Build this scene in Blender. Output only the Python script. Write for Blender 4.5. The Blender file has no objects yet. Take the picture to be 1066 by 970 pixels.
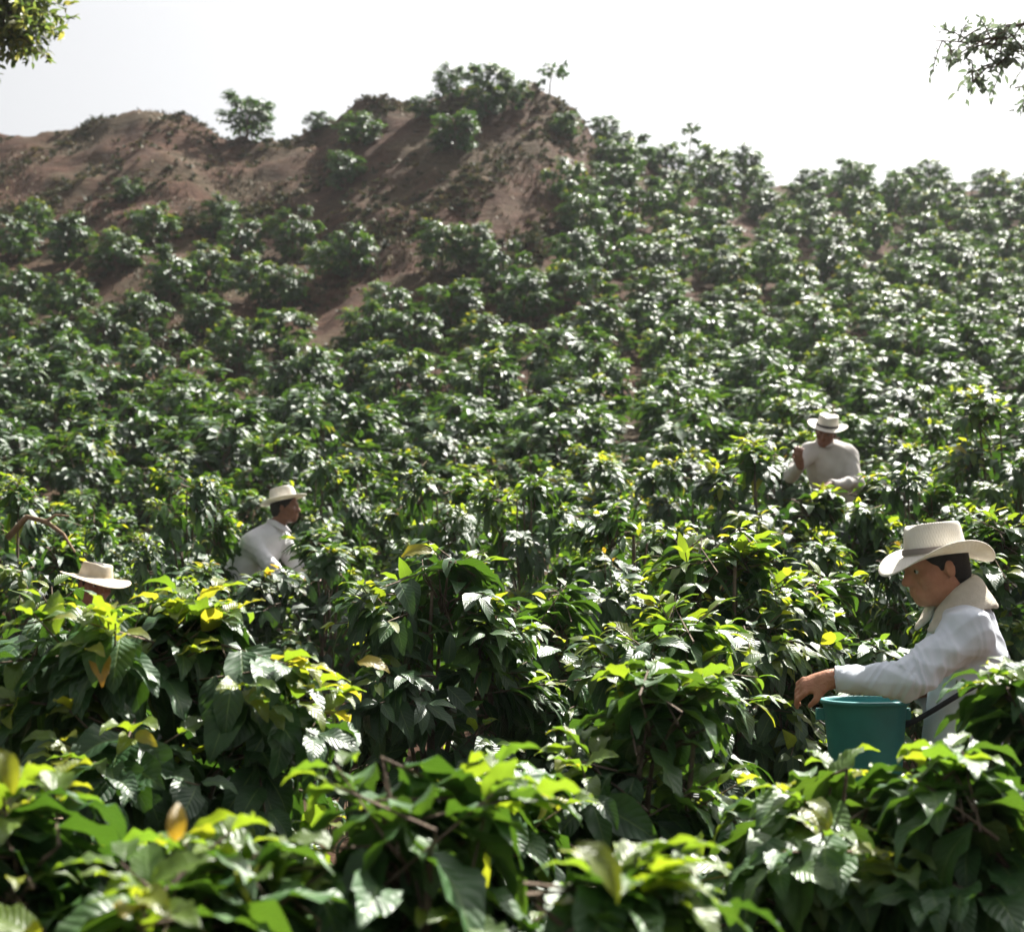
import bpy, bmesh, math, random
import numpy as np
from mathutils import Vector, Matrix, Euler

# ------------------------------------------------------------------ camera, world, sun, exposure
scene = bpy.context.scene
C = scene.collection
EYE = 1.70
FPX = 1480.0                     # focal length in pixels of the 1066 px wide photograph
PITCH = math.atan((600 - 485) / FPX)

cam_d = bpy.data.cameras.new("camera")
cam = bpy.data.objects.new("camera", cam_d)
C.objects.link(cam)
cam.location = (0, 0, EYE)
cam.rotation_euler = (math.radians(90) + PITCH, 0, 0)
cam_d.sensor_width = 36
cam_d.lens = 36 * FPX / 1066
cam_d.clip_start = 0.05
cam_d.clip_end = 2000
cam_d.dof.use_dof = True
cam_d.dof.focus_distance = 5.0
cam_d.dof.aperture_fstop = 4.0
scene.camera = cam

SUN_EL = math.radians(50)
SUN_AZ = math.radians(35)        # measured from the view direction towards the right
sdir = Vector((math.sin(SUN_AZ) * math.cos(SUN_EL), math.cos(SUN_AZ) * math.cos(SUN_EL), math.sin(SUN_EL)))
world = bpy.data.worlds.new("World")
scene.world = world
world.use_nodes = True
wt = world.node_tree
wt.nodes.clear()
w_out = wt.nodes.new("ShaderNodeOutputWorld")
w_bg = wt.nodes.new("ShaderNodeBackground")
w_sky = wt.nodes.new("ShaderNodeTexSky")
w_sky.sky_type = 'NISHITA'
w_sky.sun_disc = False
w_sky.sun_elevation = SUN_EL
w_sky.sun_rotation = SUN_AZ
w_sky.air_density = 1.0
w_sky.dust_density = 6.0
w_sky.ozone_density = 1.0
w_bg.inputs['Strength'].default_value = 0.058
w_hs = wt.nodes.new("ShaderNodeHueSaturation")
w_hs.inputs['Saturation'].default_value = 0.15
wt.links.new(w_sky.outputs[0], w_hs.inputs['Color'])
wt.links.new(w_hs.outputs[0], w_bg.inputs['Color'])
wt.links.new(w_bg.outputs[0], w_out.inputs['Surface'])

sun_d = bpy.data.lights.new("sun", 'SUN')
sun_d.energy = 5.0
sun_d.angle = math.radians(0.6)
sun_d.color = (1.0, 0.955, 0.88)
sun = bpy.data.objects.new("sun", sun_d)
C.objects.link(sun)
sun.rotation_euler = sdir.to_track_quat('Z', 'Y').to_euler()

scene.view_settings.view_transform = 'Standard'
scene.view_settings.look = 'None'
scene.view_settings.exposure = 1.6
scene.view_settings.gamma = 1.0
scene.render.engine = 'CYCLES'
cy = scene.cycles
cy.max_bounces = 7
cy.diffuse_bounces = 3
cy.glossy_bounces = 3
cy.transmission_bounces = 4
cy.volume_bounces = 1
cy.transparent_max_bounces = 4
cy.caustics_reflective = False
cy.caustics_refractive = False
cy.sample_clamp_indirect = 4.0

HAZE_DENSITY = 0.0004

# ------------------------------------------------------------------ helpers
def tag(o, label=None, cat=None, group=None, kind=None):
    if label: o['label'] = label
    if cat: o['category'] = cat
    if group: o['group'] = group
    if kind: o['kind'] = kind
    return o

def empty(name, loc, rz=0.0):
    o = bpy.data.objects.new(name, None)
    o.empty_display_size = 0.1
    o.location = loc
    o.rotation_euler = (0, 0, rz)
    C.objects.link(o)
    return o

def make_mesh(name, V, F, mat=None, uv=None, tint=None, smooth=True):
    """V (n,3), F (m,k) quads or triangles; uv, tint per vertex."""
    me = bpy.data.meshes.new(name)
    V = np.ascontiguousarray(V, dtype=np.float32)
    F = np.ascontiguousarray(F, dtype=np.int32)
    m, k = F.shape
    me.vertices.add(len(V))
    me.vertices.foreach_set('co', V.ravel())
    me.loops.add(m * k)
    me.loops.foreach_set('vertex_index', F.ravel())
    me.polygons.add(m)
    me.polygons.foreach_set('loop_start', np.arange(0, m * k, k, dtype=np.int32))
    me.polygons.foreach_set('loop_total', np.full(m, k, dtype=np.int32))
    if smooth:
        me.polygons.foreach_set('use_smooth', np.ones(m, dtype=bool))
    if uv is not None:
        l = me.uv_layers.new(name='UVMap')
        l.data.foreach_set('uv', np.ascontiguousarray(uv[F.ravel()], dtype=np.float32).ravel())
    if tint is not None:
        a = me.attributes.new('tint', 'FLOAT', 'POINT')
        a.data.foreach_set('value', np.ascontiguousarray(tint, dtype=np.float32))
    me.update(calc_edges=True)
    if mat: me.materials.append(mat)
    return me

def link(name, me, parent=None, loc=None):
    o = bpy.data.objects.new(name, me)
    C.objects.link(o)
    if parent is not None: o.parent = parent
    if loc is not None: o.location = loc
    return o

cP, sP = math.cos(PITCH), math.sin(PITCH)
def W(u, v, d):
    """World point on the ray through photo pixel (u, v) at ground distance y = d."""
    a, b = (u - 533) / FPX, (v - 485) / FPX
    r = np.array([a, cP + b * sP, sP - b * cP])
    r = r * (d / r[1])
    return np.array([r[0], r[1], r[2] + EYE])
def pix(p):
    x, y, z = p[0], p[1], p[2] - EYE
    dep = y * cP + z * sP
    return 533 + FPX * x / dep, 485 - FPX * (-y * sP + z * cP) / dep

def unit(v):
    v = np.asarray(v, dtype=float)
    return v / np.maximum(np.linalg.norm(v, axis=-1, keepdims=True), 1e-9)

# ------------------------------------------------------------------ terrain
RU = np.array([-900, -400, -200, 0, 60, 140, 190, 225, 260, 330, 365, 400, 450, 500, 560, 600, 625, 700, 800, 900, 1066, 1400, 2000], float)
RV = np.array([170, 160, 150, 138, 132, 113, 121, 139, 143, 135, 112, 103, 97, 93, 90, 116, 150, 176, 196, 196, 200, 210, 230], float)
RD = np.array([44, 43, 42, 41, 41, 40, 40, 40, 40, 40, 39, 38.5, 38, 38, 38, 38, 40, 43, 45, 46, 47, 47, 47], float)
ND = np.array([0, 2, 4.5, 7, 10, 11.5, 15, 18, 22], float)
NL = np.array([-1.70, -1.75, -1.60, -1.35, -1.0, -0.75, 0.1, 0.95, 2.4])
NR = np.array([-1.70, -1.72, -1.55, -1.2, -0.6, -0.3, 0.5, 1.25, 2.4])
RZ = np.array([W(u, v, d)[2] - EYE for u, v, d in zip(RU, RV, RD)])

def bumps(x, y):
    z = 0.10 * np.sin(x * 0.9 + 1.3 * np.sin(y * 0.5)) * np.sin(y * 0.7 + 0.5)
    z += 0.05 * np.sin(x * 2.3 + 2.0 + np.sin(y * 1.7)) * np.sin(y * 2.1 + x * 0.4)
    z += 0.025 * np.sin(x * 5.1 + y * 3.3) * np.sin(y * 4.7 - x * 2.2)
    return z

TN = np.random.default_rng(5).uniform(0, 6.28, (7, 2))
def ground(x, y):
    """Height of the ground in world z."""
    x = np.asarray(x, float); y = np.asarray(y, float)
    r = np.hypot(x, y)
    phi = np.arctan2(x, y)
    ph = np.clip(phi, -0.9, 0.9)
    u = np.clip(533 + FPX * np.tan(ph), -900, 2000)
    d = r * np.maximum(np.cos(phi), 0.8)
    t = np.clip((u - 300) / 550, 0, 1)
    dn = np.minimum(d, 22)
    zn = np.interp(dn, ND, NL) * (1 - t) + np.interp(dn, ND, NR) * t
    dr = np.interp(u, RU, RD); zr = np.interp(u, RU, RZ)
    s = np.clip((d - 22) / (dr - 22), 0, 1)
    z = np.where(d > 22, 2.4 + (zr - 2.4) * (0.72 * s + 0.28 * s * s), zn)
    o = np.maximum(d - dr, 0)
    z = z - np.where(o < 6, 0.035 * o * o, 1.26 + 0.42 * (o - 6))
    z = np.maximum(z, np.where(d > dr, -6.0, -1e3))
    w = np.clip((np.abs(phi) - 1.2) / 1.0, 0, 1); w = w * w * (3 - 2 * w)
    z = z * (1 - w) + (-1.7 - 0.04 * r) * w
    b = bumps(x, y) * np.clip((r - 3) / 12, 0.15, 1)
    far = np.clip((d - 24) / 8, 0, 1) * np.clip((660 - u) / 80, 0, 1)
    b = b + far * 0.10 * np.sin(x * 1.6 + 0.8 * np.sin(y * 1.1)) * np.sin(y * 1.3 + 0.6 * x)
    for k in range(7):
        a1, a2 = TN[k]
        f = 1.1 * 1.45 ** k
        w = np.sin(f * (x * math.cos(a1) + y * math.sin(a1)) + 1.7 * np.sin(0.7 * f * (x * math.cos(a2) + y * math.sin(a2)) + a1 * 3) + a2)
        b = b + far * 0.085 / 1.35 ** k * (1 - 1.6 * np.abs(w))
    return z + b + EYE

def gz(x, y): return float(ground(np.array([x]), np.array([y]))[0])

# ------------------------------------------------------------------ materials
def new_mat(name):
    m = bpy.data.materials.new(name)
    m.use_nodes = True
    nt = m.node_tree
    b = nt.nodes['Principled BSDF']
    return m, nt, b, nt.nodes['Material Output']

def N(nt, t, **k):
    n = nt.nodes.new(t)
    for a, v in k.items(): setattr(n, a, v)
    return n

def ramp(nt, stops):
    n = nt.nodes.new('ShaderNodeValToRGB')
    e = n.color_ramp.elements
    e[0].position, e[0].color = stops[0][0], (*stops[0][1], 1)
    e[1].position, e[1].color = stops[-1][0], (*stops[-1][1], 1)
    for p, c in stops[1:-1]:
        k = e.new(p); k.color = (*c, 1)
    return n

def leaf_material(name, stops, tstops, trans=0.22, rough=0.46, veins=True, spec=0.50):
    m, nt, b, out = new_mat(name)
    at = N(nt, 'ShaderNodeAttribute', attribute_name='tint')
    oi = N(nt, 'ShaderNodeObjectInfo')
    mr = N(nt, 'ShaderNodeMath', operation='MULTIPLY_ADD')
    nt.links.new(oi.outputs['Random'], mr.inputs[0]); mr.inputs[1].default_value = 0.16
    nt.links.new(at.outputs['Fac'], mr.inputs[2])
    ms = N(nt, 'ShaderNodeMath', operation='SUBTRACT'); ms.inputs[1].default_value = 0.08
    nt.links.new(mr.outputs[0], ms.inputs[0])
    r1 = ramp(nt, stops); r2 = ramp(nt, tstops)
    nt.links.new(ms.outputs[0], r1.inputs[0]); nt.links.new(ms.outputs[0], r2.inputs[0])
    b.inputs['Roughness'].default_value = rough
    b.inputs['Specular IOR Level'].default_value = spec
    col = r1.outputs[0]
    uv = N(nt, 'ShaderNodeTexCoord')
    sx = N(nt, 'ShaderNodeSeparateXYZ')
    nt.links.new(uv.outputs['UV'], sx.inputs[0])
    # u in 0..1 across (0.5 = midrib), v along the blade
    ax = N(nt, 'ShaderNodeMath', operation='SUBTRACT'); ax.inputs[1].default_value = 0.5
    nt.links.new(sx.outputs['X'], ax.inputs[0])
    ab = N(nt, 'ShaderNodeMath', operation='ABSOLUTE'); nt.links.new(ax.outputs[0], ab.inputs[0])
    if veins:
        k1 = N(nt, 'ShaderNodeMath', operation='MULTIPLY'); k1.inputs[1].default_value = 58.0
        nt.links.new(sx.outputs['Y'], k1.inputs[0])
        k2 = N(nt, 'ShaderNodeMath', operation='MULTIPLY_ADD'); k2.inputs[1].default_value = -26.0
        nt.links.new(ab.outputs[0], k2.inputs[0]); nt.links.new(k1.outputs[0], k2.inputs[2])
        sn = N(nt, 'ShaderNodeMath', operation='SINE'); nt.links.new(k2.outputs[0], sn.inputs[0])
        s2 = N(nt, 'ShaderNodeMath', operation='MULTIPLY_ADD'); s2.inputs[1].default_value = 0.5; s2.inputs[2].default_value = 0.5
        nt.links.new(sn.outputs[0], s2.inputs[0])
        pw = N(nt, 'ShaderNodeMath', operation='POWER'); pw.inputs[1].default_value = 0.45
        nt.links.new(s2.outputs[0], pw.inputs[0])
        mrb = N(nt, 'ShaderNodeMapRange'); mrb.inputs['From Min'].default_value = 0.0; mrb.inputs['From Max'].default_value = 0.05
        nt.links.new(ab.outputs[0], mrb.inputs['Value'])
        mm = N(nt, 'ShaderNodeMath', operation='MULTIPLY')
        nt.links.new(pw.outputs[0], mm.inputs[0]); nt.links.new(mrb.outputs[0], mm.inputs[1])
        bp = N(nt, 'ShaderNodeBump'); bp.inputs['Strength'].default_value = 0.35; bp.inputs['Distance'].default_value = 0.003
        nt.links.new(mm.outputs[0], bp.inputs['Height'])
        nt.links.new(bp.outputs[0], b.inputs['Normal'])
        # paler midrib
        mx = N(nt, 'ShaderNodeMix', data_type='RGBA', blend_type='MIX')
        inv = N(nt, 'ShaderNodeMapRange'); inv.inputs['From Min'].default_value = 0.012; inv.inputs['From Max'].default_value = 0.035
        inv.inputs['To Min'].default_value = 0.55; inv.inputs['To Max'].default_value = 0.0
        nt.links.new(ab.outputs[0], inv.inputs['Value'])
        nt.links.new(inv.outputs[0], mx.inputs['Factor'])
        nt.links.new(col, mx.inputs['A']); mx.inputs['B'].default_value = (0.16, 0.24, 0.07, 1)
        col = mx.outputs['Result']
    nz = N(nt, 'ShaderNodeTexNoise'); nz.inputs['Scale'].default_value = 23.0
    nt.links.new(uv.outputs['Object'], nz.inputs['Vector'])
    hv = N(nt, 'ShaderNodeHueSaturation')
    vv = N(nt, 'ShaderNodeMapRange'); vv.inputs['From Min'].default_value = 0.3; vv.inputs['From Max'].default_value = 0.7
    vv.inputs['To Min'].default_value = 0.75; vv.inputs['To Max'].default_value = 1.25
    nt.links.new(nz.outputs['Fac'], vv.inputs['Value']); nt.links.new(vv.outputs[0], hv.inputs['Value'])
    nt.links.new(col, hv.inputs['Color'])
    nt.links.new(hv.outputs[0], b.inputs['Base Color'])
    tr = N(nt, 'ShaderNodeBsdfTranslucent')
    nt.links.new(r2.outputs[0], tr.inputs['Color'])
    mix = N(nt, 'ShaderNodeMixShader'); mix.inputs[0].default_value = trans
    nt.links.new(b.outputs[0], mix.inputs[1]); nt.links.new(tr.outputs[0], mix.inputs[2])
    nt.links.new(mix.outputs[0], out.inputs['Surface'])
    return m

M = {}
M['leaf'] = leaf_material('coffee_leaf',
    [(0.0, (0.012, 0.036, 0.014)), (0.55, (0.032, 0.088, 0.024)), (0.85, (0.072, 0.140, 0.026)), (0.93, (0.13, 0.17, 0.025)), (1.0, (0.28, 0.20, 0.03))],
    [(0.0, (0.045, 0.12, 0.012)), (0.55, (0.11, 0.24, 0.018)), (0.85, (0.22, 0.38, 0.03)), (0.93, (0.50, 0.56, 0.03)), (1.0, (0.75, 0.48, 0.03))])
M['young'] = leaf_material('young_coffee_leaf',
    [(0.0, (0.06, 0.12, 0.02)), (0.6, (0.10, 0.15, 0.02)), (0.9, (0.17, 0.18, 0.022)), (1.0, (0.34, 0.20, 0.03))],
    [(0.0, (0.14, 0.28, 0.02)), (0.6, (0.34, 0.46, 0.02)), (0.9, (0.56, 0.54, 0.03)), (1.0, (0.70, 0.36, 0.03))], trans=0.42, rough=0.40)
M['tree_leaf'] = leaf_material('tree_leaf',
    [(0.0, (0.05, 0.07, 0.025)), (0.6, (0.09, 0.11, 0.035)), (1.0, (0.20, 0.19, 0.06))],
    [(0.0, (0.10, 0.17, 0.03)), (0.6, (0.22, 0.30, 0.05)), (1.0, (0.50, 0.46, 0.09))], trans=0.42, rough=0.5, veins=False)
M['twig_leaf'] = leaf_material('hanging_leaf',
    [(0.0, (0.08, 0.10, 0.07)), (1.0, (0.13, 0.16, 0.11))],
    [(0.0, (0.14, 0.20, 0.12)), (1.0, (0.24, 0.30, 0.17))], trans=0.35, rough=0.5, veins=False)

def simple_mat(name, base, rough=0.8, noise=None, scale=20.0, bump=0.0, bscale=80.0, spec=0.3, coord='Object'):
    m, nt, b, out = new_mat(name)
    b.inputs['Roughness'].default_value = rough
    b.inputs['Specular IOR Level'].default_value = spec
    tc = N(nt, 'ShaderNodeTexCoord')
    nz = N(nt, 'ShaderNodeTexNoise'); nz.inputs['Scale'].default_value = scale; nz.inputs['Detail'].default_value = 5
    nt.links.new(tc.outputs[coord], nz.inputs['Vector'])
    a = noise if noise else tuple(c * 0.75 for c in base)
    r = ramp(nt, [(0.3, a), (0.7, base)])
    nt.links.new(nz.outputs['Fac'], r.inputs[0]); nt.links.new(r.outputs[0], b.inputs['Base Color'])
    if bump:
        n2 = N(nt, 'ShaderNodeTexNoise'); n2.inputs['Scale'].default_value = bscale; n2.inputs['Detail'].default_value = 3
        nt.links.new(tc.outputs[coord], n2.inputs['Vector'])
        bp = N(nt, 'ShaderNodeBump'); bp.inputs['Strength'].default_value = bump; bp.inputs['Distance'].default_value = 0.01
        nt.links.new(n2.outputs['Fac'], bp.inputs['Height']); nt.links.new(bp.outputs[0], b.inputs['Normal'])
    return m

M['bark'] = simple_mat('coffee_bark', (0.16, 0.12, 0.085), 0.9, (0.07, 0.05, 0.035), 30, 0.5, 90)
M['drybark'] = simple_mat('dry_branch', (0.26, 0.18, 0.11), 0.9, (0.14, 0.09, 0.05), 30, 0.5, 90)
M['skin'] = simple_mat('tanned_skin', (0.46, 0.215, 0.125), 0.5, (0.36, 0.155, 0.085), 28, 0.35, 120, 0.4)
M['skin_dark'] = simple_mat('dark_tanned_skin', (0.26, 0.115, 0.065), 0.5, (0.18, 0.075, 0.045), 28, 0.35, 120, 0.4)
M['hair'] = simple_mat('dark_hair', (0.02, 0.016, 0.014), 0.6, (0.01, 0.009, 0.008), 90, 0.6, 260)
M['eye'] = simple_mat('eye_white', (0.42, 0.39, 0.36), 0.2, (0.38, 0.35, 0.32), 20)
M['iris'] = simple_mat('dark_iris', (0.02, 0.012, 0.008), 0.2, (0.015, 0.01, 0.008), 20)
M['lip'] = simple_mat('lip', (0.25, 0.09, 0.07), 0.5)
M['shirt_pale'] = simple_mat('pale_grey_cotton', (0.73, 0.77, 0.83), 0.9, (0.64, 0.68, 0.75), 9, 0.35, 420, 0.15)
M['shirt_white'] = simple_mat('white_cotton', (0.78, 0.77, 0.78), 0.9, (0.66, 0.64, 0.66), 9, 0.35, 420, 0.15)
M['shirt_beige'] = simple_mat('cream_cotton', (0.66, 0.63, 0.60), 0.9, (0.54, 0.51, 0.48), 9, 0.35, 420, 0.15)
M['towel'] = simple_mat('cream_towel', (0.72, 0.66, 0.55), 0.95, (0.60, 0.54, 0.44), 40, 0.7, 300, 0.1)
M['trousers'] = simple_mat('tan_trousers', (0.30, 0.20, 0.15), 0.9, (0.22, 0.15, 0.11), 12, 0.3, 300, 0.15)
M['trousers_dark'] = simple_mat('dark_trousers', (0.05, 0.055, 0.07), 0.9, (0.035, 0.04, 0.05), 12, 0.3, 300, 0.15)
M['boot'] = simple_mat('rubber_boot', (0.02, 0.02, 0.02), 0.5, (0.05, 0.035, 0.025), 8)
M['band'] = simple_mat('dark_hat_band', (0.05, 0.045, 0.045), 0.8)
M['band_grey'] = simple_mat('grey_hat_band', (0.24, 0.21, 0.19), 0.8)
M['strap'] = simple_mat('dark_webbing_strap', (0.045, 0.045, 0.06), 0.85, (0.03, 0.03, 0.04), 60, 0.4, 300)
M['teal'] = simple_mat('teal_plastic', (0.035, 0.24, 0.235), 0.5, (0.028, 0.17, 0.175), 9, 0.08, 60, 0.45)
M['wire'] = simple_mat('dull_steel_wire', (0.35, 0.35, 0.34), 0.45)
M['wire'].node_tree.nodes['Principled BSDF'].inputs['Metallic'].default_value = 0.8
M['cherry'] = simple_mat('coffee_cherry', (0.25, 0.02, 0.015), 0.3, (0.10, 0.12, 0.02), 14, 0, 10, 0.5)

def straw_mat(name, c1, c2):
    m, nt, b, out = new_mat(name)
    tc = N(nt, 'ShaderNodeTexCoord')
    nz = N(nt, 'ShaderNodeTexNoise'); nz.inputs['Scale'].default_value = 14; nz.inputs['Detail'].default_value = 6
    nt.links.new(tc.outputs['Object'], nz.inputs['Vector'])
    r = ramp(nt, [(0.3, c1), (0.62, c2)])
    nt.links.new(nz.outputs['Fac'], r.inputs[0])
    sx = N(nt, 'ShaderNodeSeparateXYZ'); nt.links.new(tc.outputs['UV'], sx.inputs[0])
    hs = []
    for ax, f in (('X', 420.0), ('Y', 190.0)):
        k = N(nt, 'ShaderNodeMath', operation='MULTIPLY'); k.inputs[1].default_value = f
        nt.links.new(sx.outputs[ax], k.inputs[0])
        s = N(nt, 'ShaderNodeMath', operation='SINE'); nt.links.new(k.outputs[0], s.inputs[0]); hs.append(s)
    p = N(nt, 'ShaderNodeMath', operation='MULTIPLY')
    nt.links.new(hs[0].outputs[0], p.inputs[0]); nt.links.new(hs[1].outputs[0], p.inputs[1])
    bp = N(nt, 'ShaderNodeBump'); bp.inputs['Strength'].default_value = 0.35; bp.inputs['Distance'].default_value = 0.002
    nt.links.new(p.outputs[0], bp.inputs['Height']); nt.links.new(bp.outputs[0], b.inputs['Normal'])
    b.inputs['Roughness'].default_value = 0.75
    b.inputs['Specular IOR Level'].default_value = 0.2
    tr = N(nt, 'ShaderNodeBsdfTranslucent')
    hv = N(nt, 'ShaderNodeHueSaturation'); hv.inputs['Saturation'].default_value = 1.6
    nt.links.new(r.outputs[0], hv.inputs['Color']); nt.links.new(hv.outputs[0], tr.inputs['Color'])
    nt.links.new(r.outputs[0], b.inputs['Base Color'])
    mix = N(nt, 'ShaderNodeMixShader'); mix.inputs[0].default_value = 0.18
    nt.links.new(b.outputs[0], mix.inputs[1]); nt.links.new(tr.outputs[0], mix.inputs[2])
    nt.links.new(mix.outputs[0], out.inputs['Surface'])
    return m
M['straw'] = straw_mat('pale_woven_straw', (0.76, 0.71, 0.61), (0.86, 0.83, 0.76))
M['straw_shaded'] = straw_mat('shaded_woven_straw', (0.56, 0.46, 0.31), (0.78, 0.70, 0.56))  # browner straw: shade on the backlit hat put into its colour

def soil_mat():
    m, nt, b, out = new_mat('red_brown_soil')
    tc = N(nt, 'ShaderNodeTexCoord')
    def noise(scale, detail=6, sx=1, sy=1, sz=1, rough=0.6):
        mp = N(nt, 'ShaderNodeMapping'); mp.inputs['Scale'].default_value = (sx, sy, sz)
        nt.links.new(tc.outputs['Object'], mp.inputs['Vector'])
        n = N(nt, 'ShaderNodeTexNoise'); n.inputs['Scale'].default_value = scale; n.inputs['Detail'].default_value = detail
        n.inputs['Roughness'].default_value = rough
        nt.links.new(mp.outputs[0], n.inputs['Vector']); return n
    n1 = noise(0.45, 6); n2 = noise(2.2, 8, 0.5, 1.6, 1.6, 0.7); n3 = noise(9.0, 6)
    r1 = ramp(nt, [(0.30, (0.032, 0.017, 0.010)), (0.50, (0.074, 0.038, 0.024)), (0.70, (0.118, 0.064, 0.041))])
    nt.links.new(n2.outputs['Fac'], r1.inputs[0])
    r2 = ramp(nt, [(0.44, (0, 0, 0)), (0.60, (1, 1, 1))]); nt.links.new(n1.outputs['Fac'], r2.inputs[0])
    rg = ramp(nt, [(0.3, (0.045, 0.045, 0.026)), (0.55, (0.085, 0.070, 0.040)), (0.75, (0.15, 0.125, 0.07))])
    nt.links.new(n3.outputs['Fac'], rg.inputs[0])
    k = N(nt, 'ShaderNodeMath', operation='MULTIPLY'); k.inputs[1].default_value = 0.6
    nt.links.new(r2.outputs[0], k.inputs[0])
    mx = N(nt, 'ShaderNodeMix', data_type='RGBA'); nt.links.new(k.outputs[0], mx.inputs['Factor'])
    nt.links.new(r1.outputs[0], mx.inputs['A']); nt.links.new(rg.outputs[0], mx.inputs['B'])
    nt.links.new(mx.outputs['Result'], b.inputs['Base Color'])
    b.inputs['Roughness'].default_value = 0.95; b.inputs['Specular IOR Level'].default_value = 0.1
    ad = N(nt, 'ShaderNodeMath', operation='MULTIPLY_ADD'); ad.inputs[1].default_value = 0.25
    nt.links.new(n3.outputs['Fac'], ad.inputs[0]); nt.links.new(n2.outputs['Fac'], ad.inputs[2])
    bp = N(nt, 'ShaderNodeBump'); bp.inputs['Strength'].default_value = 0.9; bp.inputs['Distance'].default_value = 0.25
    nt.links.new(ad.outputs[0], bp.inputs['Height']); nt.links.new(bp.outputs[0], b.inputs['Normal'])
    return m
M['soil'] = soil_mat()

def grass_mat():
    m, nt, b, out = new_mat('dry_hill_grass')
    at = N(nt, 'ShaderNodeAttribute', attribute_name='tint')
    r = ramp(nt, [(0.0, (0.06, 0.07, 0.035)), (0.45, (0.13, 0.10, 0.06)), (0.8, (0.20, 0.15, 0.085)), (1.0, (0.36, 0.31, 0.16))])
    nt.links.new(at.outputs['Fac'], r.inputs[0]); nt.links.new(r.outputs[0], b.inputs['Base Color'])
    b.inputs['Roughness'].default_value = 0.8
    return m
M['grass'] = grass_mat()

# ------------------------------------------------------------------ ground sheet (one polar grid round the viewer)
def build_ground():
    th = np.concatenate([np.linspace(-0.62, 0.62, 330), np.linspace(0.62, 2 * math.pi - 0.62, 60)[1:-1]])
    rr = np.concatenate([[0.05], np.geomspace(0.6, 20, 70), np.linspace(20.3, 52, 150), np.geomspace(53, 118, 24)])
    T, R_ = np.meshgrid(th, rr)
    X, Y = R_ * np.sin(T), R_ * np.cos(T)
    Z = ground(X, Y)
    n, m = X.shape
    V = np.stack([X, Y, Z], -1).reshape(-1, 3)
    i = np.arange(n - 1)[:, None] * m; j = np.arange(m)[None, :]; j2 = (j + 1) % m
    F = np.stack([i + j, i + m + j, i + m + j2, i + j2], -1).reshape(-1, 4)
    F = F[:, ::-1]
    o = link('ground', make_mesh('ground', V, F, M['soil']))
    tag(o, kind='structure', label='red brown hillside soil with worn grassy patches')
build_ground()

rng = np.random.default_rng(7)

# ------------------------------------------------------------------ leaf templates
def leaf_template(nl, nw, fold, droop, wave, freq, ph, wid):
    """Unit length blade along +y, normal +z. Returns verts, quads, uv."""
    t = np.linspace(0, 1, nl + 1)
    s = np.linspace(-1, 1, nw + 1)
    w = wid * np.power(np.sin(np.pi * np.power(t, 0.82)), 0.75) * (1 - 0.15 * t)
    w = np.maximum(w, 0.012)
    ang = 0.25 * droop - droop * t
    dy = np.cos(ang); dz = np.sin(ang)
    y = np.concatenate([[0], np.cumsum((dy[1:] + dy[:-1]) / 2)]) / nl
    z = np.concatenate([[0], np.cumsum((dz[1:] + dz[:-1]) / 2)]) / nl
    T, S = np.meshgrid(t, s, indexing='ij')
    Wd = w[:, None]
    X = S * Wd
    Yv = y[:, None] + 0 * S
    Z = z[:, None] + fold * np.abs(S) * Wd + wave * (S ** 2) * np.sin(freq * T * 6.283 + ph + (S > 0) * 1.1)
    V = np.stack([X, Yv, Z], -1).reshape(-1, 3)
    i = (np.arange(nl) * (nw + 1))[:, None] + np.arange(nw)[None, :]
    F = np.stack([i, i + 1, i + nw + 2, i + nw + 1], -1).reshape(-1, 4)
    UV = np.stack([0.5 + 0.5 * S, T], -1).reshape(-1, 2)
    return V, F, UV

def template_set(nl, nw, seed, wid=(0.19, 0.24), n=6, dr=(0.3, 1.2), wv=(0.02, 0.045)):
    r = np.random.default_rng(seed)
    return [leaf_template(nl, nw, r.uniform(0.05, 0.45), r.uniform(*dr), r.uniform(*wv),
                          r.uniform(2.0, 3.4), r.uniform(0, 6), r.uniform(*wid)) for _ in range(n)]
T_HI = template_set(8, 4, 1, (0.21, 0.275), 6, (0.5, 1.5), (0.03, 0.06))
T_MID = template_set(4, 2, 2)
T_LOW = template_set(3, 2, 3, (0.20, 0.26))

def place_leaves(tmpls, P, D, Nn, L, tint, r):
    """P base points, D directions, Nn approx normals, L lengths -> arrays."""
    D = unit(D)
    X = unit(np.cross(D, Nn))
    Z = np.cross(X, D)
    which = r.integers(0, len(tmpls), len(P))
    VV, FF, UU, TT = [], [], [], []
    off = 0
    for k, (V, F, UV) in enumerate(tmpls):
        s = np.where(which == k)[0]
        if len(s) == 0: continue
        B = np.stack([X[s], D[s], Z[s]], 1) * L[s][:, None, None]     # rows are axes
        v = np.einsum('vk,nkc->nvc', V, B) + P[s][:, None, :]
        nv = len(V)
        VV.append(v.reshape(-1, 3))
        FF.append((F[None] + (off + np.arange(len(s)) * nv)[:, None, None]).reshape(-1, 4))
        UU.append(np.tile(UV, (len(s), 1)))
        TT.append(np.repeat(tint[s], nv))
        off += len(s) * nv
    return np.concatenate(VV), np.concatenate(FF), np.concatenate(UU), np.concatenate(TT)

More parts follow.
